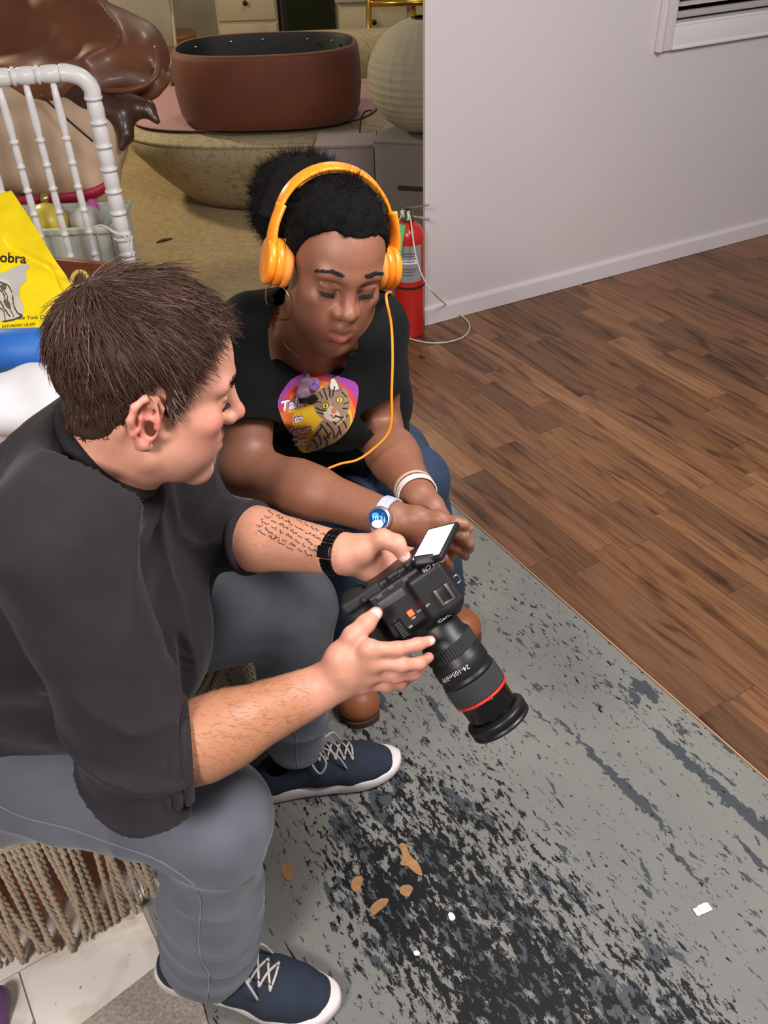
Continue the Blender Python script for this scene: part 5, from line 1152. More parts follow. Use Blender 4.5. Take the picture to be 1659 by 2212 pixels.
# ================================================================== left: crib end, bag, roll, sheet
wp=mat('white_gloss_paint',(232,228,226),.3); r0=P(0,165,1.0); r1=P(140,155,1.0); rd=nrm(r1-r0); pb=P(197,190,.95)
cr=empty('crib_end',(pb[0],pb[1],0),'white spindle crib end with turned posts behind the yellow bag','crib')
def turned(z0,z1,r,step,bead):
    pr=[]; z=z0
    while z<z1-step*.5:
        pr+=[(r*.80,z),(r*.98,z+step*.16),(r,z+step*.45),(r*.92,z+step*.74),(r*.78,z+step*.84),(r*bead,z+step*.87),(r*bead,z+step*.97)]; z+=step
    pr.append((r*.8,z1)); return pr
b=MB(); b.lathe(turned(.02,.93,.0275,.0755,1.08),(pb[0],pb[1],0),None,20); kid('post',b.build('post'),wp,cr)
pc=np.array([pb[0],pb[1],.92]); b=MB(); pth=[pc+zz*0.0,pc+zz*.03,pc+zz*.062-rd*.022,pc+zz*.078-rd*.060,pc+zz*.080-rd*.085]; b.tube(pth,.0275,14,res=5); kid('corner',b.build('corner'),wp,cr)
rl=pc+zz*.080-rd*.085; M=frame(-rd); b=MB(); b.lathe([(r,z) for r,z in turned(0,.62,.0275,.0755,1.06)],rl,M,20); kid('top_rail',b.build('rail'),wp,cr)
for k in range(7):
    c=rl-rd*(.030+k*.0845); b=MB()
    pr=[(.008,.30),(.012,.31)]+turned(.33,.80,.0125,.0800,1.15)+[(.0105,.815),(.0145,.86),(.0125,.92),(.009,.985)]
    b.lathe(pr,(c[0],c[1],0),None,14); kid('spindle',b.build('spindle'),wp,cr)
c=rl-rd*.30; b=MB(); b.box((c[0],c[1],.285),(.36,.014,.03),[rd,np.cross(zz,rd),zz],bev=.004); kid('bottom_rail',b.build('brail'),wp,cr)
b=MB(); b.lathe(turned(.02,.93,.0275,.0755,1.08),(pb-rd*.70)*[1,1,0],None,16); kid('post',b.build('post'),wp,cr)
tie=empty('tie_string',D(255,515,3.02),'knotted white string tied round the crib post','string'); b=MB()
for pts in ([(222,487),(238,496),(262,506)],[(200,492),(222,487),(250,505),(272,508)],[(262,506),(282,512),(284,540)],[(264,507),(276,520),(290,555)]): b.tube([D(*q_,3.04) for q_ in pts],.0035,7,res=5)
b.tube(ring((pb[0],pb[1],.45),zz,.031,0,24),.004,7,closed=True); kid('string_loop',b.build('string'),mat('cotton_string',(216,208,198),.8),tie)

# yellow shopping bag
yc=[D(-60,430,2.30),D(25,412,2.28),D(166,640,2.16),D(126,706,2.11),D(-60,712,2.10)]
ym=mat('yellow_plastic',(244,214,12),.35,noise=(6,.06),bump=(14,.3,.02)); bg=empty('shopping_bag',D(40,706,2.13),'yellow plastic shopping bag with black lettering and lion picture','bag')
# front sheet: grid between outline, with creases
def bag_point(u,v): # u across 0..1, v up 0..1
    bl_,br_,tr_,tl_=yc[4],yc[3],yc[1],yc[0]; mid=yc[2]
    rt_=br_*(1-v)+tr_*v if False else (br_+(mid-br_)*(v/.28) if v<.28 else mid+(tr_-mid)*((v-.28)/.72))
    lf_=bl_*(1-v)+tl_*v; p=lf_*(1-u)+rt_*u; return p
nu,nv=60,60; V=[];F=[]; toc=-RC[2]
for j in range(nv+1):
    for i in range(nu+1):
        u,v=i/nu,j/nv; p=bag_point(u,v); q_=p[None]
        d=.010*math.sin(3.2*u+1)*math.sin(math.pi*v)+.008*float(vnoise(q_,9,3)[0])+.005*float(vnoise(q_,22,4)[0])-.016*math.exp(-((v-.50+.35*(u-.8))/.04)**2)*(u>.45)-.012*math.exp(-((u-.82-.1*v)/.03)**2)*(v<.5)
        V.append(p+toc*d)
n0=len(V); V+=[v_-toc*(.035*math.sin(math.pi*min(1,(k%(nu+1))/nu))*1+.004) for k,v_ in enumerate(V[:n0])]
for j in range(nv):
    for i in range(nu):
        a=j*(nu+1)+i; F.append((a,a+1,a+nu+2,a+nu+1)); F.append((n0+a,n0+a+nu+1,n0+a+nu+2,n0+a+1))
edge=[i for i in range(nu+1)]+[j*(nu+1)+nu for j in range(1,nv+1)]+[nv*(nu+1)+i for i in range(nu-1,-1,-1)]+[j*(nu+1) for j in range(nv-1,0,-1)]
for a,b2 in zip(edge,edge[1:]+edge[:1]): F.append((b2,a,n0+a,n0+b2))
b=MB(); b.add(V,F,True); bme=np_fix(b.build('bag')); bs_=kid('bag_sheet',bme,ym,bg); bt=bvh(bme)
bk=mat('bag_ink',(40,34,20),.5)
o=decal_text('obra',30,(28,558),bt,bk,bg,(1.02,.06),(.0,-1),bold=.6,off=.002); o['kind']='stuff'; o.name='lettering'
o=decal_text('of New York City',12,(62,686),bt,bk,bg,(1.0,-.03),(.0,-1),off=.002); o['kind']='stuff'
o=decal_text('SATURDAY 10 AM',9,(40,703),bt,bk,bg,(1.0,-.08),(.0,-1),off=.002); o['kind']='stuff'
bx0,by0,bx1,by1=-30,560,70,706; cv=Canvas(90,120); UB=lambda x,y:((x-bx0)/(bx1-bx0),(y-by0)/(by1-by0))
cf=lambda pts,c: cv.smooth([UB(*q_) for q_ in pts],c); cl=lambda pts,w_,c: cv.line([UB(*q_) for q_ in pts],w_/100,c,4)
cf([(-28,602),(10,588),(40,574),(64,572),(56,590),(58,606),(44,620),(40,645),(20,640),(-28,650)],(186,182,176))
cf([(-28,610),(-6,600),(14,604),(26,620),(28,640),(40,642),(48,656),(52,672),(46,684),(30,690),(8,694),(-4,690),(2,674),(-6,664),(-28,662)],(202,194,176))
for pts,w_ in (([(-10,606),(4,612),(18,618),(26,632)],1.3),([(-20,630),(-4,626),(8,636),(12,650)],1.2),([(-14,648),(0,652),(10,668),(22,684)],1.3),([(28,640),(30,660),(38,676),(46,680)],1.3),([(6,626),(16,640),(16,656)],1.0),([(8,694),(30,690),(48,682)],1.2),([(-4,664),(8,672),(12,690)],1.0),([(20,664),(30,684)],.9)): cl(pts,w_,(62,58,46))
cf([(0,618),(10,614),(14,624),(6,630)],(90,86,74)); cf([(8,650),(20,652),(24,668),(14,664)],(96,92,78))
art_patch('bag_picture',cv.c,D((bx0+bx1)/2,(by0+by1)/2,2.15),RC[0],-RC[1],(bx1-bx0)/FPX*2.15,(by1-by0)/FPX*2.15,bt,nrm(ray(20,633)),.0018,bs_,mat('bag_print',(190,184,170),.5,attr='col'),cv.k)

# blue roll and the white sheet it lies on
rb0=D(-120,762,2.05); rb1=D(150,757,2.02); blu=mat('blue_foam',(40,104,186),.5,noise=(8,.05)); M=frame(rb1-rb0)
b=MB(); b.lathe([(.046,0),(.053,.003),(.053,np.linalg.norm(rb1-rb0)-.003),(.046,np.linalg.norm(rb1-rb0))],rb0,M,40); top('foam_roll',b.build('roll'),blu,'blue foam roll lying in front of the yellow bag','roll')
b=MB(); b.box(D(10,812,2.03)-zz*.01,(.12,.03,.012),[RC[0],np.cross(zz,RC[0]),zz],bev=.006); top('yellow_folder',b.build('folder'),mat('mustard_card',(206,172,20),.5),'flat mustard packet under the blue foam roll','packet')
q=S(); q.box((-1.38,2.07,.30),(.60,.27,.29),None,.07,.02); q.ell(D(40,862,1.90),(.2,.1,.055),None,.05)
q.disp=lambda p:-.014*vnoise(p,7,3)-.007*vnoise(p,16,4)-.006*np.sin(40*(p@nrm([.7,.5,.5]))+3*vnoise(p,5,6)); q.cut((0,0,.004),(0,0,-1),.003)
lo,hi=bounds(q,.03); top('sheeted_daybed',sdf_mesh('sheet',q,lo,hi,.011),mat('white_sheet',(226,224,226),.85,bump=(400,.2,.0006)),'crumpled white sheet over a low daybed behind the dark shirt','bed')
# rust panel with a yellow cane hook
pa=[D(120,548,2.75),D(262,562,2.70)]; pd=nrm((pa[1]-pa[0])*[1,1,0]); b=MB(); b.box(np.array([*(pa[0]+(pa[1]-pa[0])*.5)[:2],.275]),(.18,.012,.275),[pd,np.cross(zz,pd),zz],bev=.004); top('plywood_sheet',b.build('panel'),mat('rust_wood',(134,66,36),.45,noise=(14,.15)),'rust brown wooden sheet standing behind the yellow bag','board')
b=MB(); b.tube([D(150,660,2.55)*[1,1,0]+zz*.006,D(150,660,2.55),D(152,625,2.55),D(156,600,2.54),D(166,588,2.54),D(180,588,2.54),D(189,600,2.54),D(188,618,2.54)],.0062,10,res=6); top('cane_hook',b.build('hook'),mat('cream_yellow',(226,206,110),.4),'pale yellow curved cane handle against the rust panel','cane')

# behind the crib: pale crate, balls, belt, pillow, leather bag
gm=mat('pale_green_paint',(190,194,180),.6); gc=np.array([-1.17,3.30,0]); gb=empty('crate',gc,'pale green slatted crate behind the crib spindles','crate')
for s_ in (-1,1):
    b=MB(); b.box(gc+np.array([0,s_*.13,.30]),(.21,.008,.16),bev=.003); kid('side',b.build('side'),gm,gb)
    b=MB(); b.box(gc+np.array([s_*.21,0,.30]),(.008,.138,.16),bev=.003); kid('side',b.build('side'),gm,gb)
    b=MB(); b.box(gc+np.array([0,s_*.137,.465]),(.222,.012,.010),bev=.003); kid('rim',b.build('rim'),gm,gb)
    b=MB(); b.box(gc+np.array([s_*.217,0,.465]),(.012,.138,.010),bev=.003); kid('rim',b.build('rim'),gm,gb)
for k in range(4): b=MB(); b.box(gc+np.array([-.16+k*.107,-.141,.30]),(.004,.004,.155)); kid('slat',b.build('slat'),gm,gb)
b=MB(); b.box(gc+np.array([0,0,.145]),(.205,.125,.006)); kid('base',b.build('base'),gm,gb)
b=MB(); b.box(gc+np.array([0,0,.07]),(.20,.12,.068),bev=.01); top('storage_box',b.build('box'),mat('brown_box',(96,60,42),.6),'brown box the pale green crate stands on','box')
def ball(name,px,d,r,col,label): 
    q=S(); c=D(*px,d); q.ell(c,(r,r,r*.97),None,.005); lo,hi=bounds(q,.02); return top(name,sdf_mesh(name,q,lo,hi,r/14),mat(name+'_mat',col,.35),label,'ball')
ball('ball',(104,482),3.28,.075,(208,186,70),'yellow ball lying in the pale green crate'); ball('ball',(188,478),3.30,.062,(206,204,196),'off-white ball in the crate beside the yellow ball').data.materials[0]=mat('white_ball',(206,204,196),.35)
q=S(); q.cap(D(198,440,3.33),D(212,480,3.33),.018,.012,.01); q.cap(D(206,446,3.34),D(224,492,3.34),.012,.008,.01); q.cap(D(212,480,3.33),D(212,500,3.33),.012,.01,.01); lo,hi=bounds(q,.02); top('ribbon_toy',sdf_mesh('ribbon',q,lo,hi,.005),mat('magenta_cloth',(206,84,160),.6),'magenta ribbon draped over the crate by the crib post','ribbon')
q=S(); q.ell(D(100,470,3.80),(.30,.14,.15),None,.03); q.disp=lambda p:-.012*vnoise(p,9,3); q.cut((0,0,.01),(0,0,-1),.01); q.cap(D(100,470,3.80),D(100,470,3.80)*[1,1,0]+zz*.06,.20,.22,.05); lo,hi=bounds(q,.03); top('dark_sack',sdf_mesh('sack',q,lo,hi,.012),mat('dark_brown_cloth',(52,36,28),.7),'dark brown sack behind the crate and belt','sack')
bp=[D(x_,y_,3.42) for x_,y_ in ((-40,436),(40,434),(100,430),(160,424),(205,414),(228,402))]; be=empty('belt',bp[2],'crimson belt with gold stud stretched behind the crib spindles','belt'); b=MB(); b.add(*ribbon([p for p in catmull(np.array(bp),6)],zz,.018)); bo_=b.build('strap'); kid('strap',bo_,mat('crimson_leather',(170,34,66),.4),be)
bo_.materials[0].use_backface_culling=False; bpy.context.view_layer.update()
md=be.children[0].modifiers.new('thick','SOLIDIFY'); md.thickness=.004
b=MB(); b.lathe([(.018,0),(.020,.005),(.014,.013),(.0001,.016)],D(97,428,3.40),frame(-RC[2]),20); kid('stud',b.build('stud'),mat('gold_stud',(226,196,110),.2,1.0),be)
def pillow(name,c,M,h,m,label,disp=.012):
    q=S(); h=np.array(h); q.box(c,h,M,min(h)*.95,.02); 
    for a in (-1,1):
        for b2 in (-1,1): q.cap(np.asarray(c),np.asarray(c)+np.array([a*h[0]*.96,b2*h[1]*.96,0])@np.asarray(M),min(h)*.7,min(h)*.12,.06)
    q.disp=lambda p:-disp*vnoise(p,8,3)-disp*.4*vnoise(p,20,5); lo,hi=bounds(q,.03); return top(name,sdf_mesh(name,q,lo,hi,.010),m,label,'pillow')
PM=np.array([nrm(RC[0]*.96+zz*-.2),nrm(zz*.93+np.array([0,.3,0])),[0,0,0]]); PM[1]=nrm(PM[1]-PM[0]*(PM[0]@PM[1])); PM[2]=np.cross(PM[0],PM[1])
pc_=D(118,312,3.45); po=pillow('pillow',pc_,PM,(.27,.20,.10),mat('beige_satin',(196,166,138),.5,bump=(30,.2,.004)),'plump beige satin pillow seen through the crib spindles')
pt_=bvh(po.data) if False else None
# glossy brown leather bag slumped over the pillow
lea=mat('brown_leather',(104,58,30),.5,noise=(5,.25),bump=(50,.15,.002),coat=.12); q=S()
for px,d,r_ in (((40,40),3.62,(.34,.25,.20)),((160,95),3.58,(.30,.24,.19)),((255,130),3.55,(.17,.22,.16)),((60,150),3.5,(.3,.2,.12))): q.ell(D(*px,d),r_,None,.08)
q.cap(D(-60,178,3.40),D(120,196,3.40),.075,.08,.06); q.cap(D(120,196,3.40),D(318,168,3.44),.08,.05,.06)
q.dlim=.09; q.disp=lambda p:-.026*vnoise(p,5,3)-.012*vnoise(p,11,5)-.03*((1-np.abs(np.sin(11*(p@nrm([.45,.2,-.85]))+1.6*vnoise(p,4,6))))**2-.35); lo,hi=bounds(q,.05)
lb_=empty('leather_bag',D(160,200,3.5)*[1,1,0]+zz*.75,'large glossy brown leather bag slumped above the beige pillow','bag'); kid('bag_body',sdf_mesh('leather',q,lo,hi,.011),lea,lb_)
q=S(); q.chain([D(x_,y_,3.38) for x_,y_ in ((130,205),(200,225),(262,250),(270,290),(262,318))],[.06,.07,.06,.035,.012],.03); q.chain([D(x_,y_,3.40) for x_,y_ in ((250,225),(318,235),(340,262))],[.06,.035,.010],.03); q.chain([D(x_,y_,3.39) for x_,y_ in ((60,215),(150,245),(235,290))],[.05,.05,.03],.03)
q.disp=lambda p:-.010*vnoise(p,9,5); lo,hi=bounds(q,.03); kid('flap',sdf_mesh('flap',q,lo,hi,.009),mat('dark_leather',(66,38,26),.4,coat=.2),lb_)
b=MB(); b.tube([D(x_,y_,3.33) for x_,y_ in ((-40,160),(60,168),(150,180),(230,196),(290,192),(330,172),(343,140),(338,100))],.011,10,res=6); kid('piping',b.build('piping'),lea,lb_)
b=MB(); b.tube([D(x_,y_,3.25) for x_,y_ in ((88,205),(150,262),(200,305))],.004,6,res=4); kid('drawstring',b.build('drawstring'),mat('dark_cord',(40,26,20),.7),lb_)

# ================================================================== back room
dam=mat('damask_fabric',(150,136,104),.75); nt,bs,Lk=nodes(dam); N_=nt.nodes.new; tcx=N_('ShaderNodeTexCoord')
nz=N_('ShaderNodeTexNoise'); nz.inputs['Scale'].default_value=6; Lk(tcx.outputs['Object'],nz.inputs['Vector'])
mxv=N_('ShaderNodeVectorMath'); mxv.operation='MULTIPLY_ADD'; mxv.inputs[1].default_value=(.35,.35,.35); Lk(nz.outputs['Color'],mxv.inputs[0]); Lk(tcx.outputs['Object'],mxv.inputs[2])
vr=N_('ShaderNodeTexVoronoi'); vr.feature='DISTANCE_TO_EDGE'; vr.inputs['Scale'].default_value=9; Lk(mxv.outputs[0],vr.inputs['Vector'])
wv=N_('ShaderNodeTexWave'); wv.wave_type='RINGS'; wv.inputs['Scale'].default_value=7; wv.inputs['Distortion'].default_value=7; wv.inputs['Detail'].default_value=1; Lk(mxv.outputs[0],wv.inputs['Vector'])
mn=N_('ShaderNodeMath'); mn.operation='MULTIPLY'; Lk(vr.outputs['Distance'],mn.inputs[0]); mn.inputs[1].default_value=6.0
m2=N_('ShaderNodeMath'); m2.operation='MINIMUM'; Lk(mn.outputs[0],m2.inputs[0]); Lk(wv.outputs['Fac'],m2.inputs[1])
rp2=N_('ShaderNodeValToRGB'); Lk(m2.outputs[0],rp2.inputs[0]); rp2.color_ramp.elements[0].position=.04; rp2.color_ramp.elements[0].color=(*srgb(134,121,90),1); rp2.color_ramp.elements[1].position=.10; rp2.color_ramp.elements[1].color=(*srgb(156,142,110),1); Lk(rp2.outputs[0],bs.inputs['Base Color'])
def sup(cx,cy,hx,hy,z,n=64,e=3.0):
    a=np.arange(n)*2*math.pi/n; c_,s_=np.cos(a),np.sin(a); return np.stack([cx+hx*np.sign(c_)*np.abs(c_)**(2/e),cy+hy*np.sign(s_)*np.abs(s_)**(2/e),np.full(n,z)],1)
def loft(rings,name):
    n=len(rings[0]); b=MB(); F=[(i*n+k,i*n+(k+1)%n,(i+1)*n+(k+1)%n,(i+1)*n+k) for i in range(len(rings)-1) for k in range(n)]+[tuple(range(n-1,-1,-1)),tuple((len(rings)-1)*n+k for k in range(n))]; b.add(np.concatenate(rings),F,True); return b.build(name)
so_=empty('chaise',(-.1,5.2,0),'beige floral chaise with rounded end on the carpet','sofa')
kid('seat_base',loft([sup(-.17,5.10,.86,.50,.02),sup(-.17,5.10,.90,.53,.06),sup(-.19,5.08,.99,.60,.18),sup(-.21,5.06,1.06,.65,.30),sup(-.21,5.05,1.09,.68,.39),sup(-.21,5.05,1.06,.65,.425),sup(-.21,5.05,.9,.5,.435)],'seat'),dam,so_)
b=MB(); b.tube([p for p in sup(-.21,5.05,1.085,.675,.402,96)],.012,8,closed=True); kid('edge_piping',b.build('piping'),dam,so_)
kid('backrest',loft([sup(-.15,5.68,.90,.10,.30),sup(-.15,5.70,.92,.11,.5),sup(-.1,5.74,.85,.10,.62),sup(-.1,5.74,.75,.05,.66)],'back'),dam,so_)
top('folded_blanket',loft([sup(-.60,5.06,.63,.52,.438),sup(-.60,5.06,.655,.54,.444),sup(-.60,5.06,.655,.54,.450),sup(-.60,5.06,.63,.51,.455),sup(-.60,5.06,.5,.4,.456)],'blanket'),mat('mauve_cloth',(160,122,124),.85,bump=(40,.15,.003)),'mauve pink blanket spread on the floral chaise','blanket')
tub=empty('oval_tub',(-.49,4.70,.458),'brown velvet oval tub with black lining on the chaise','tub'); tx,ty=-.49,4.70
tb_=mat('brown_velvet',(96,44,22),.7,noise=(6,.12),sheen=.1)
tz=.458; prof=[(.84,0),(.93,.006),(.975,.05),(1.0,.14),(1.0,.24),(.985,.30),(.97,.322),(.955,.326)]
rings=[sup(tx,ty,.455*r_,.30*r_,tz+z_,80,2.6) for r_,z_ in prof]; n=80; b=MB(); b.add(np.concatenate(rings),[(i*n+k,i*n+(k+1)%n,(i+1)*n+(k+1)%n,(i+1)*n+k) for i in range(len(prof)-1) for k in range(n)]+[tuple(range(n-1,-1,-1))],True); kid('tub_shell',b.build('tub'),tb_,tub)
bpy.data.objects.remove(tub.children[0]) if False else None
inner=[(.955,.328),(.93,.326),(.92,.30)]; b=MB(); rings=[sup(tx,ty,.455*r_,.30*r_,tz+z_+.003,80,2.6) for r_,z_ in ((.965,.322),(.945,.330),(.93,.326))]; n=80
b.add(np.concatenate(rings),[(i*n+k,i*n+(k+1)%n,(i+1)*n+(k+1)%n,(i+1)*n+k) for i in range(2) for k in range(n)],True); kid('rim',b.build('rim'),tb_,tub)
rings=[sup(tx,ty,.455*r_,.30*r_,tz+z_,80,2.6) for r_,z_ in ((.935,.329),(.915,.31),(.90,.20),(.88,.12),(.4,.11),(.01,.11))]
b=MB(); b.add(np.concatenate(rings),[(i*n+(k+1)%n,i*n+k,(i+1)*n+k,(i+1)*n+(k+1)%n) for i in range(5) for k in range(n)],True); kid('lining',b.build('lining'),mat('black_lining',(18,17,17),.6),tub)
for i,t in enumerate((150,118,95,62,40,205,238,268,300,330)): 
    a=math.radians(t); b=MB(); b.lathe([(.008,0),(.007,.004),(.0001,.006)],(tx+.455*.905*math.cos(a),ty+.30*.905*math.sin(a),tz+.300),None,10); kid('rivet',b.build('rivet'),sil,tub)
# clear plastic chair behind the tub
clr=mat('clear_acrylic',(214,206,188),.12,trans=.6,ior=1.2); cc=np.array([-1.42,6.15,0]); pcz=empty('clear_chair',cc,'clear plastic chair behind the chaise and brown tub','chair')
b=MB(); b.box(cc+np.array([0,.17,.72]),(.19,.006,.22),np.array([[1,0,0],[0,.97,.22],[0,-.22,.97]]),bev=.004); kid('backrest',b.build('back'),clr,pcz); b=MB(); b.box(cc+np.array([0,0,.46]),(.2,.19,.012),bev=.006); kid('seat',b.build('seat'),clr,pcz)
for a in (-1,1):
    for c_ in (-1,1): b=MB(); b.lathe([(.012,.006),(.016,.45)],cc+np.array([a*.17,c_*.16,0]),None,10); kid('leg',b.build('leg'),clr,pcz)
    b=MB(); b.tube([cc+np.array([a*.19,.12,.48]),cc+np.array([a*.195,.2,.75]),cc+np.array([a*.18,.24,.94])],.010,8,res=4); kid('back_post',b.build('bp'),clr,pcz)
# boxes and paper lantern
bB=np.array([.20,4.18]); g1=mat('grey_card',(122,118,110),.7,noise=(5,.05)); g2=mat('mauve_card',(128,116,116),.75,noise=(5,.05))
def carton(name,cx,cy,hx,hy,h_,m,label,rot,z0=.004):
    Mx=np.array([[math.cos(rot),math.sin(rot),0],[-math.sin(rot),math.cos(rot),0],[0,0,1]]); r_=empty(name,(cx,cy,z0),label,'box'); b=MB(); b.box((cx,cy,z0+h_/2),(hx,hy,h_/2),Mx,bev=.004); kid('carton',b.build('carton'),m,r_)
    b=MB(); b.box((cx,cy,z0+h_+.006),(hx+.006,hy+.006,.007),Mx,bev=.003); kid('lid',b.build('lid'),m,r_)
    b=MB(); b.box(np.array([cx,cy,z0+h_*.62])-Mx[1]*(hy+.001),(hx*.45,.0015,.010),Mx); kid('hand_slot',b.build('slot'),mat('slot_dark',(50,46,44),.9),r_)
carton('grey_box',.24,4.10,.19,.15,.50,g1,'grey storage box carrying the white paper lantern',-.28); carton('mauve_box',-.11,4.21,.13,.12,.46,g2,'mauve grey box behind the grey storage box',-.05)
la=np.array([.235,4.12,.518]); lr=.240; lan=empty('paper_lantern',la,'large round white paper lantern on the grey box','lantern'); pr=[]
nr=20
for i in range(nr*2+1):
    t=-math.pi/2*.90+math.pi*.90*i/(nr*2); pr.append((lr*math.cos(t)*(1+(.0 if i%2==0 else -.009)),lr*.94*(math.sin(t)+math.sin(math.pi/2*.90))))
b=MB(); b.lathe(pr,la,None,28,cap=False,smooth=False); kid('paper_shade',b.build('shade'),mat('white_paper',(160,153,132),.8,noise=(9,.08),bump=(24,.4,.006)),lan)
b=MB(); b.tube(ring(la+zz*lr*.94*1.976,zz,.045,0,24),.003,6,closed=True); kid('wire_ring',b.build('wr'),mat('lantern_wire',(60,58,54),.4,.8),lan)
b=MB(); b.tube(ring(la+zz*.004,zz,.045,0,24),.003,6,closed=True)
b.tube([la+np.array([-.045,0,.004]),la+np.array([0,0,.02]),la+np.array([.045,0,.004])],.002,6); kid('wire_frame',b.build('wire'),mat('lantern_wire',(60,58,54),.4,.8),lan)
ws=empty('wire_stand',D(790,300,4.1),'thin black wire stand beside the paper lantern','stand'); b=MB(); b.tube([D(x_,y_,4.05) for x_,y_ in ((803,238),(788,242),(779,262),(777,296))],.0035,6,res=5); b.tube([D(x_,y_,4.05) for x_,y_ in ((777,300),(790,303),(806,298))],.006,6,res=3); kid('wire',b.build('wire'),mat('black_wire',(36,34,32),.35,.8),ws)
b=MB(); b.tube([P(338,524,.006),P(352,519,.010),P(372,515,.006)],[.004,.008,.003],6,res=3); top('twig',b.build('twig'),mat('twig_brown',(84,62,40),.8),'small brown twig lying on the carpet','twig')
# far furniture along the back
crm=mat('cream_lacquer',(178,164,136),.5); 
def dresser(name,x0,x1,y,z1,label,rows,cols):
    r_=empty(name,((x0+x1)/2,y,.004),label,'dresser'); b=MB(); b.box(((x0+x1)/2,y+.22,z1/2+.004),((x1-x0)/2,.22,z1/2),bev=.006); kid('carcass',b.build('carcass'),crm,r_)
    b=MB(); b.box(((x0+x1)/2,y+.21,z1+.016),((x1-x0)/2+.02,.24,.012),bev=.004); kid('top_board',b.build('top'),mat('stone_top',(150,142,124),.4),r_)
    w_=(x1-x0)/cols; h_=(z1-.06)/rows
    for i in range(cols):
        for j in range(rows):
            c=np.array([x0+w_*(i+.5),y-.008,.05+h_*(j+.5)]); b=MB(); b.box(c,(w_/2-.012,.008,h_/2-.010),bev=.004); d_=kid('drawer',b.build('drawer'),crm,r_)
            b=MB(); b.lathe([(.010,0),(.008,.012),(.018,.020),(.012,.030),(.0001,.033)],c+np.array([0,-.008,0]),frame([0,-1,0]),12); kid('knob',b.build('knob'),mat('dark_knob',(44,36,28),.4,.6),d_)
dresser('dresser',-1.05,-.62,7.0,.78,'cream dresser with dark knobs left of the black cabinet',3,1); dresser('dresser',-.18,.75,6.6,.68,'cream dresser with dark knobs right of the black cabinet',3,2)
bc=empty('glass_cabinet',(-.38,6.9,0),'black glass-fronted cabinet between the cream dressers','cabinet'); b=MB(); b.box((-.40,7.15,.55),(.185,.2,.545),bev=.006); kid('carcass',b.build('c'),mat('black_lacquer',(22,22,20),.3),bc); b=MB(); b.box((-.40,6.945,.60),(.15,.004,.44)); kid('glass_door',b.build('g'),mat('green_black_glass',(30,38,22),.08),bc)
for k in range(3): b=MB(); b.lathe([(.02,0),(.022,.06),(.010,.08),(.010,.11)],(-.48+k*.08,6.90,.0045),None,12); top('bottle',b.build('bottle'),mat('amber_glass',(150,104,30),.15),('squat amber bottle by the black cabinet, leftmost','squat amber bottle by the black cabinet, middle one','squat amber bottle by the black cabinet, rightmost')[k],'bottle','amber bottles by the cabinet')
stl=empty('wood_stool',(-1.32,6.6,0),'brown wooden stool against the dark green panel','stool'); wdm=mat('amber_wood',(120,82,36),.4,noise=(12,.2)); b=MB(); b.lathe([(.17,.50),(.18,.51),(.18,.535),(.17,.545)],(-1.32,6.6,0),None,24); kid('seat',b.build('seat'),wdm,stl)
for k in range(4): t=math.pi/4+k*math.pi/2; b=MB(); b.tube([(-1.32+.17*math.cos(t),6.6+.17*math.sin(t),.005),(-1.32+.12*math.cos(t),6.6+.12*math.sin(t),.50)],.02,8); kid('leg',b.build('leg'),wdm,stl)
b=MB(); b.tube(ring((-1.32,6.6,.2),zz,.15,0,24),.012,8,closed=True); kid('foot_ring',b.build('fr'),wdm,stl)
b=MB(); b.box((-1.62,7.2,.75),(.11,.03,.745),bev=.01); b.box((-1.62,7.165,.75),(.08,.006,.68),bev=.004); top('folding_screen',b.build('panel'),mat('dark_green',(34,42,34),.6),'tall dark green screen beside the wooden stool','screen')
tbk=empty('side_table',(-2.4,6.35,0),'pale grey table standing behind the clear chair','table'); b=MB(); b.box((-2.35,6.35,.72),(.55,.4,.02),bev=.006); kid('table_top',b.build('t'),mat('pale_grey_top',(186,180,166),.5),tbk); b=MB(); b.box((-2.35,6.0,.62),(.5,.012,.07),bev=.004); kid('apron',b.build('a'),mat('cream_apron',(160,148,120),.6),tbk)
for a in (-1,1):
    for c_ in (-1,1): b=MB(); b.box((-2.35+a*.48,6.35+c_*.33,.352),(.025,.025,.348),bev=.004); kid('leg',b.build('l'),MATS['cream_apron'],tbk)
br_=empty('brass_rack',(.28,6.3,0),'shiny brass rail rack behind the paper lantern','rack'); brm=mat('brass',(206,160,70),.2,1.0)
for z_ in (.30,.52,.72): b=MB(); b.tube([(.02,6.25,z_),(.62,6.2,z_)],.018,12); kid('rail',b.build('rail'),brm,br_)
for x_ in (.02,.30,.62): b=MB(); b.tube([(x_,6.25,.006),(x_,6.25,.80)],.018,12); kid('upright',b.build('up'),brm,br_)
b=MB(); b.add(sup(-.75,6.35,.16,.07,.5195,24)[:1],[]) if False else None
q=S(); q.box((-.78,6.70,.05),(.14,.07,.04),None,.02,.01); q.disp=lambda p:-.008*vnoise(p,14,3); lo,hi=bounds(q,.02); top('red_cloth',sdf_mesh('red',q,lo,hi,.01),mat('red_cloth_mat',(150,40,40),.8),'folded red cloth on the carpet before the dressers','cloth')

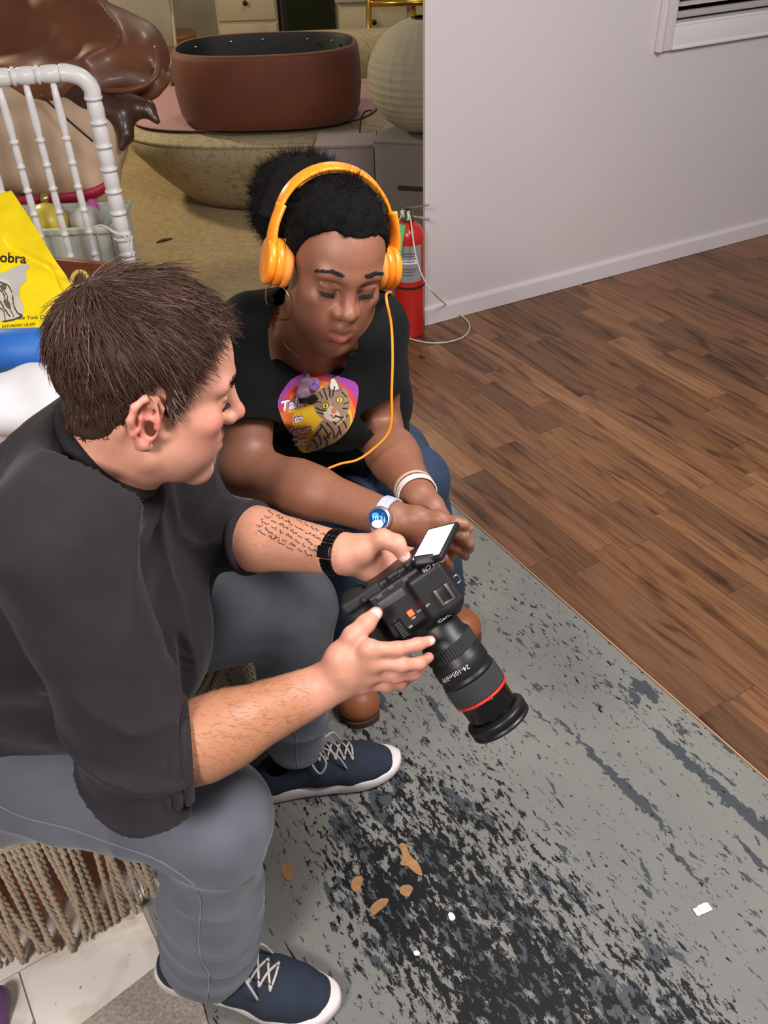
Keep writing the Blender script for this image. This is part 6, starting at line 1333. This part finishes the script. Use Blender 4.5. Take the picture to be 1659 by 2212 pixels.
# ================================================================== litter on the painted floor
def flake(name,pts,m,label,cat,grp=None,curl=.002):
    p3=[P(*q_,0) for q_ in catmull(np.array(pts,float),3,None,True)]; c=np.mean(p3,0); V=[c+zz*.0015]+[p+zz*(.0012+curl*(.35+.65*math.sin(i*1.3)**2)*.5) for i,p in enumerate(p3)]; n=len(p3); V+=[v-zz*.0008 for v in V]
    F=[(0,1+k,1+(k+1)%n) for k in range(n)]+[(n+1,n+2+(k+1)%n,n+2+k) for k in range(n)]+[(1+k,n+2+k,n+2+(k+1)%n,1+(k+1)%n) for k in range(n)]
    b=MB(); b.add(V,F,False); return top(name,np_fix(b.build(name)),m,label,cat,grp)
lf=mat('dry_leaf',(160,118,76),.75,noise=(60,.2))
flake('leaf_scrap',[(862,1826),(876,1824),(886,1848),(904,1866),(912,1892),(896,1886),(880,1872),(864,1868),(870,1850)],lf,'largest tan leaf scrap on the worn grey floor','leaf')
flake('leaf_scrap',[(866,1916),(880,1912),(892,1918),(888,1930),(880,1938),(864,1930)],lf,'small tan leaf scrap just below the largest one','leaf')
flake('leaf_scrap',[(800,1962),(818,1944),(838,1942),(836,1954),(822,1966),(806,1978)],lf,'curled tan leaf scrap furthest down the worn floor','leaf')
flake('leaf_scrap',[(762,1900),(772,1894),(784,1898),(780,1916),(768,1928),(758,1916)],lf,'faint tan leaf scrap left of the largest one','leaf')
flake('leaf_scrap',[(608,1872),(622,1866),(640,1878),(634,1890),(626,1904),(612,1894)],lf,'tan leaf scrap nearest the grey trouser leg','leaf')
wp_=mat('white_plastic',(226,224,230),.4)
b=MB(); c=P(1517,1966,0); xd=nrm(P(1540,1955,0)-P(1494,1976,0)); yd=np.cross(zz,xd); b.box(c+zz*.0022,(.017,.0075,.002),[xd,yd,zz],bev=.0008); b.box(c+zz*.0045+xd*.003,(.010,.0085,.0012),[xd,yd,zz],bev=.0006); top('plastic_clip',b.build('clip'),wp_,'white plastic clip lying on the grey floor at right','clip')
flake('paper_bit',[(968,1976),(976,1972),(984,1984),(974,1990)],wp_,'white paper bit on the dark worn patch','paper',None,.003); flake('paper_bit',[(893,2058),(902,2054),(908,2062),(898,2066)],wp_,'tiny white paper bit near the bottom edge','paper',None,.003)
q=S(); q.ell(P(-6,2170,.03),(.02,.03,.03),None,.01); q.cap(P(-8,2150,.05),P(4,2212,.01),.012,.012,.01); lo,hi=bounds(q,.02); top('purple_toy',sdf_mesh('toy',q,lo,hi,.004),mat('purple_black',(96,62,112),.5),'purple object cut by the lower left frame edge','toy')
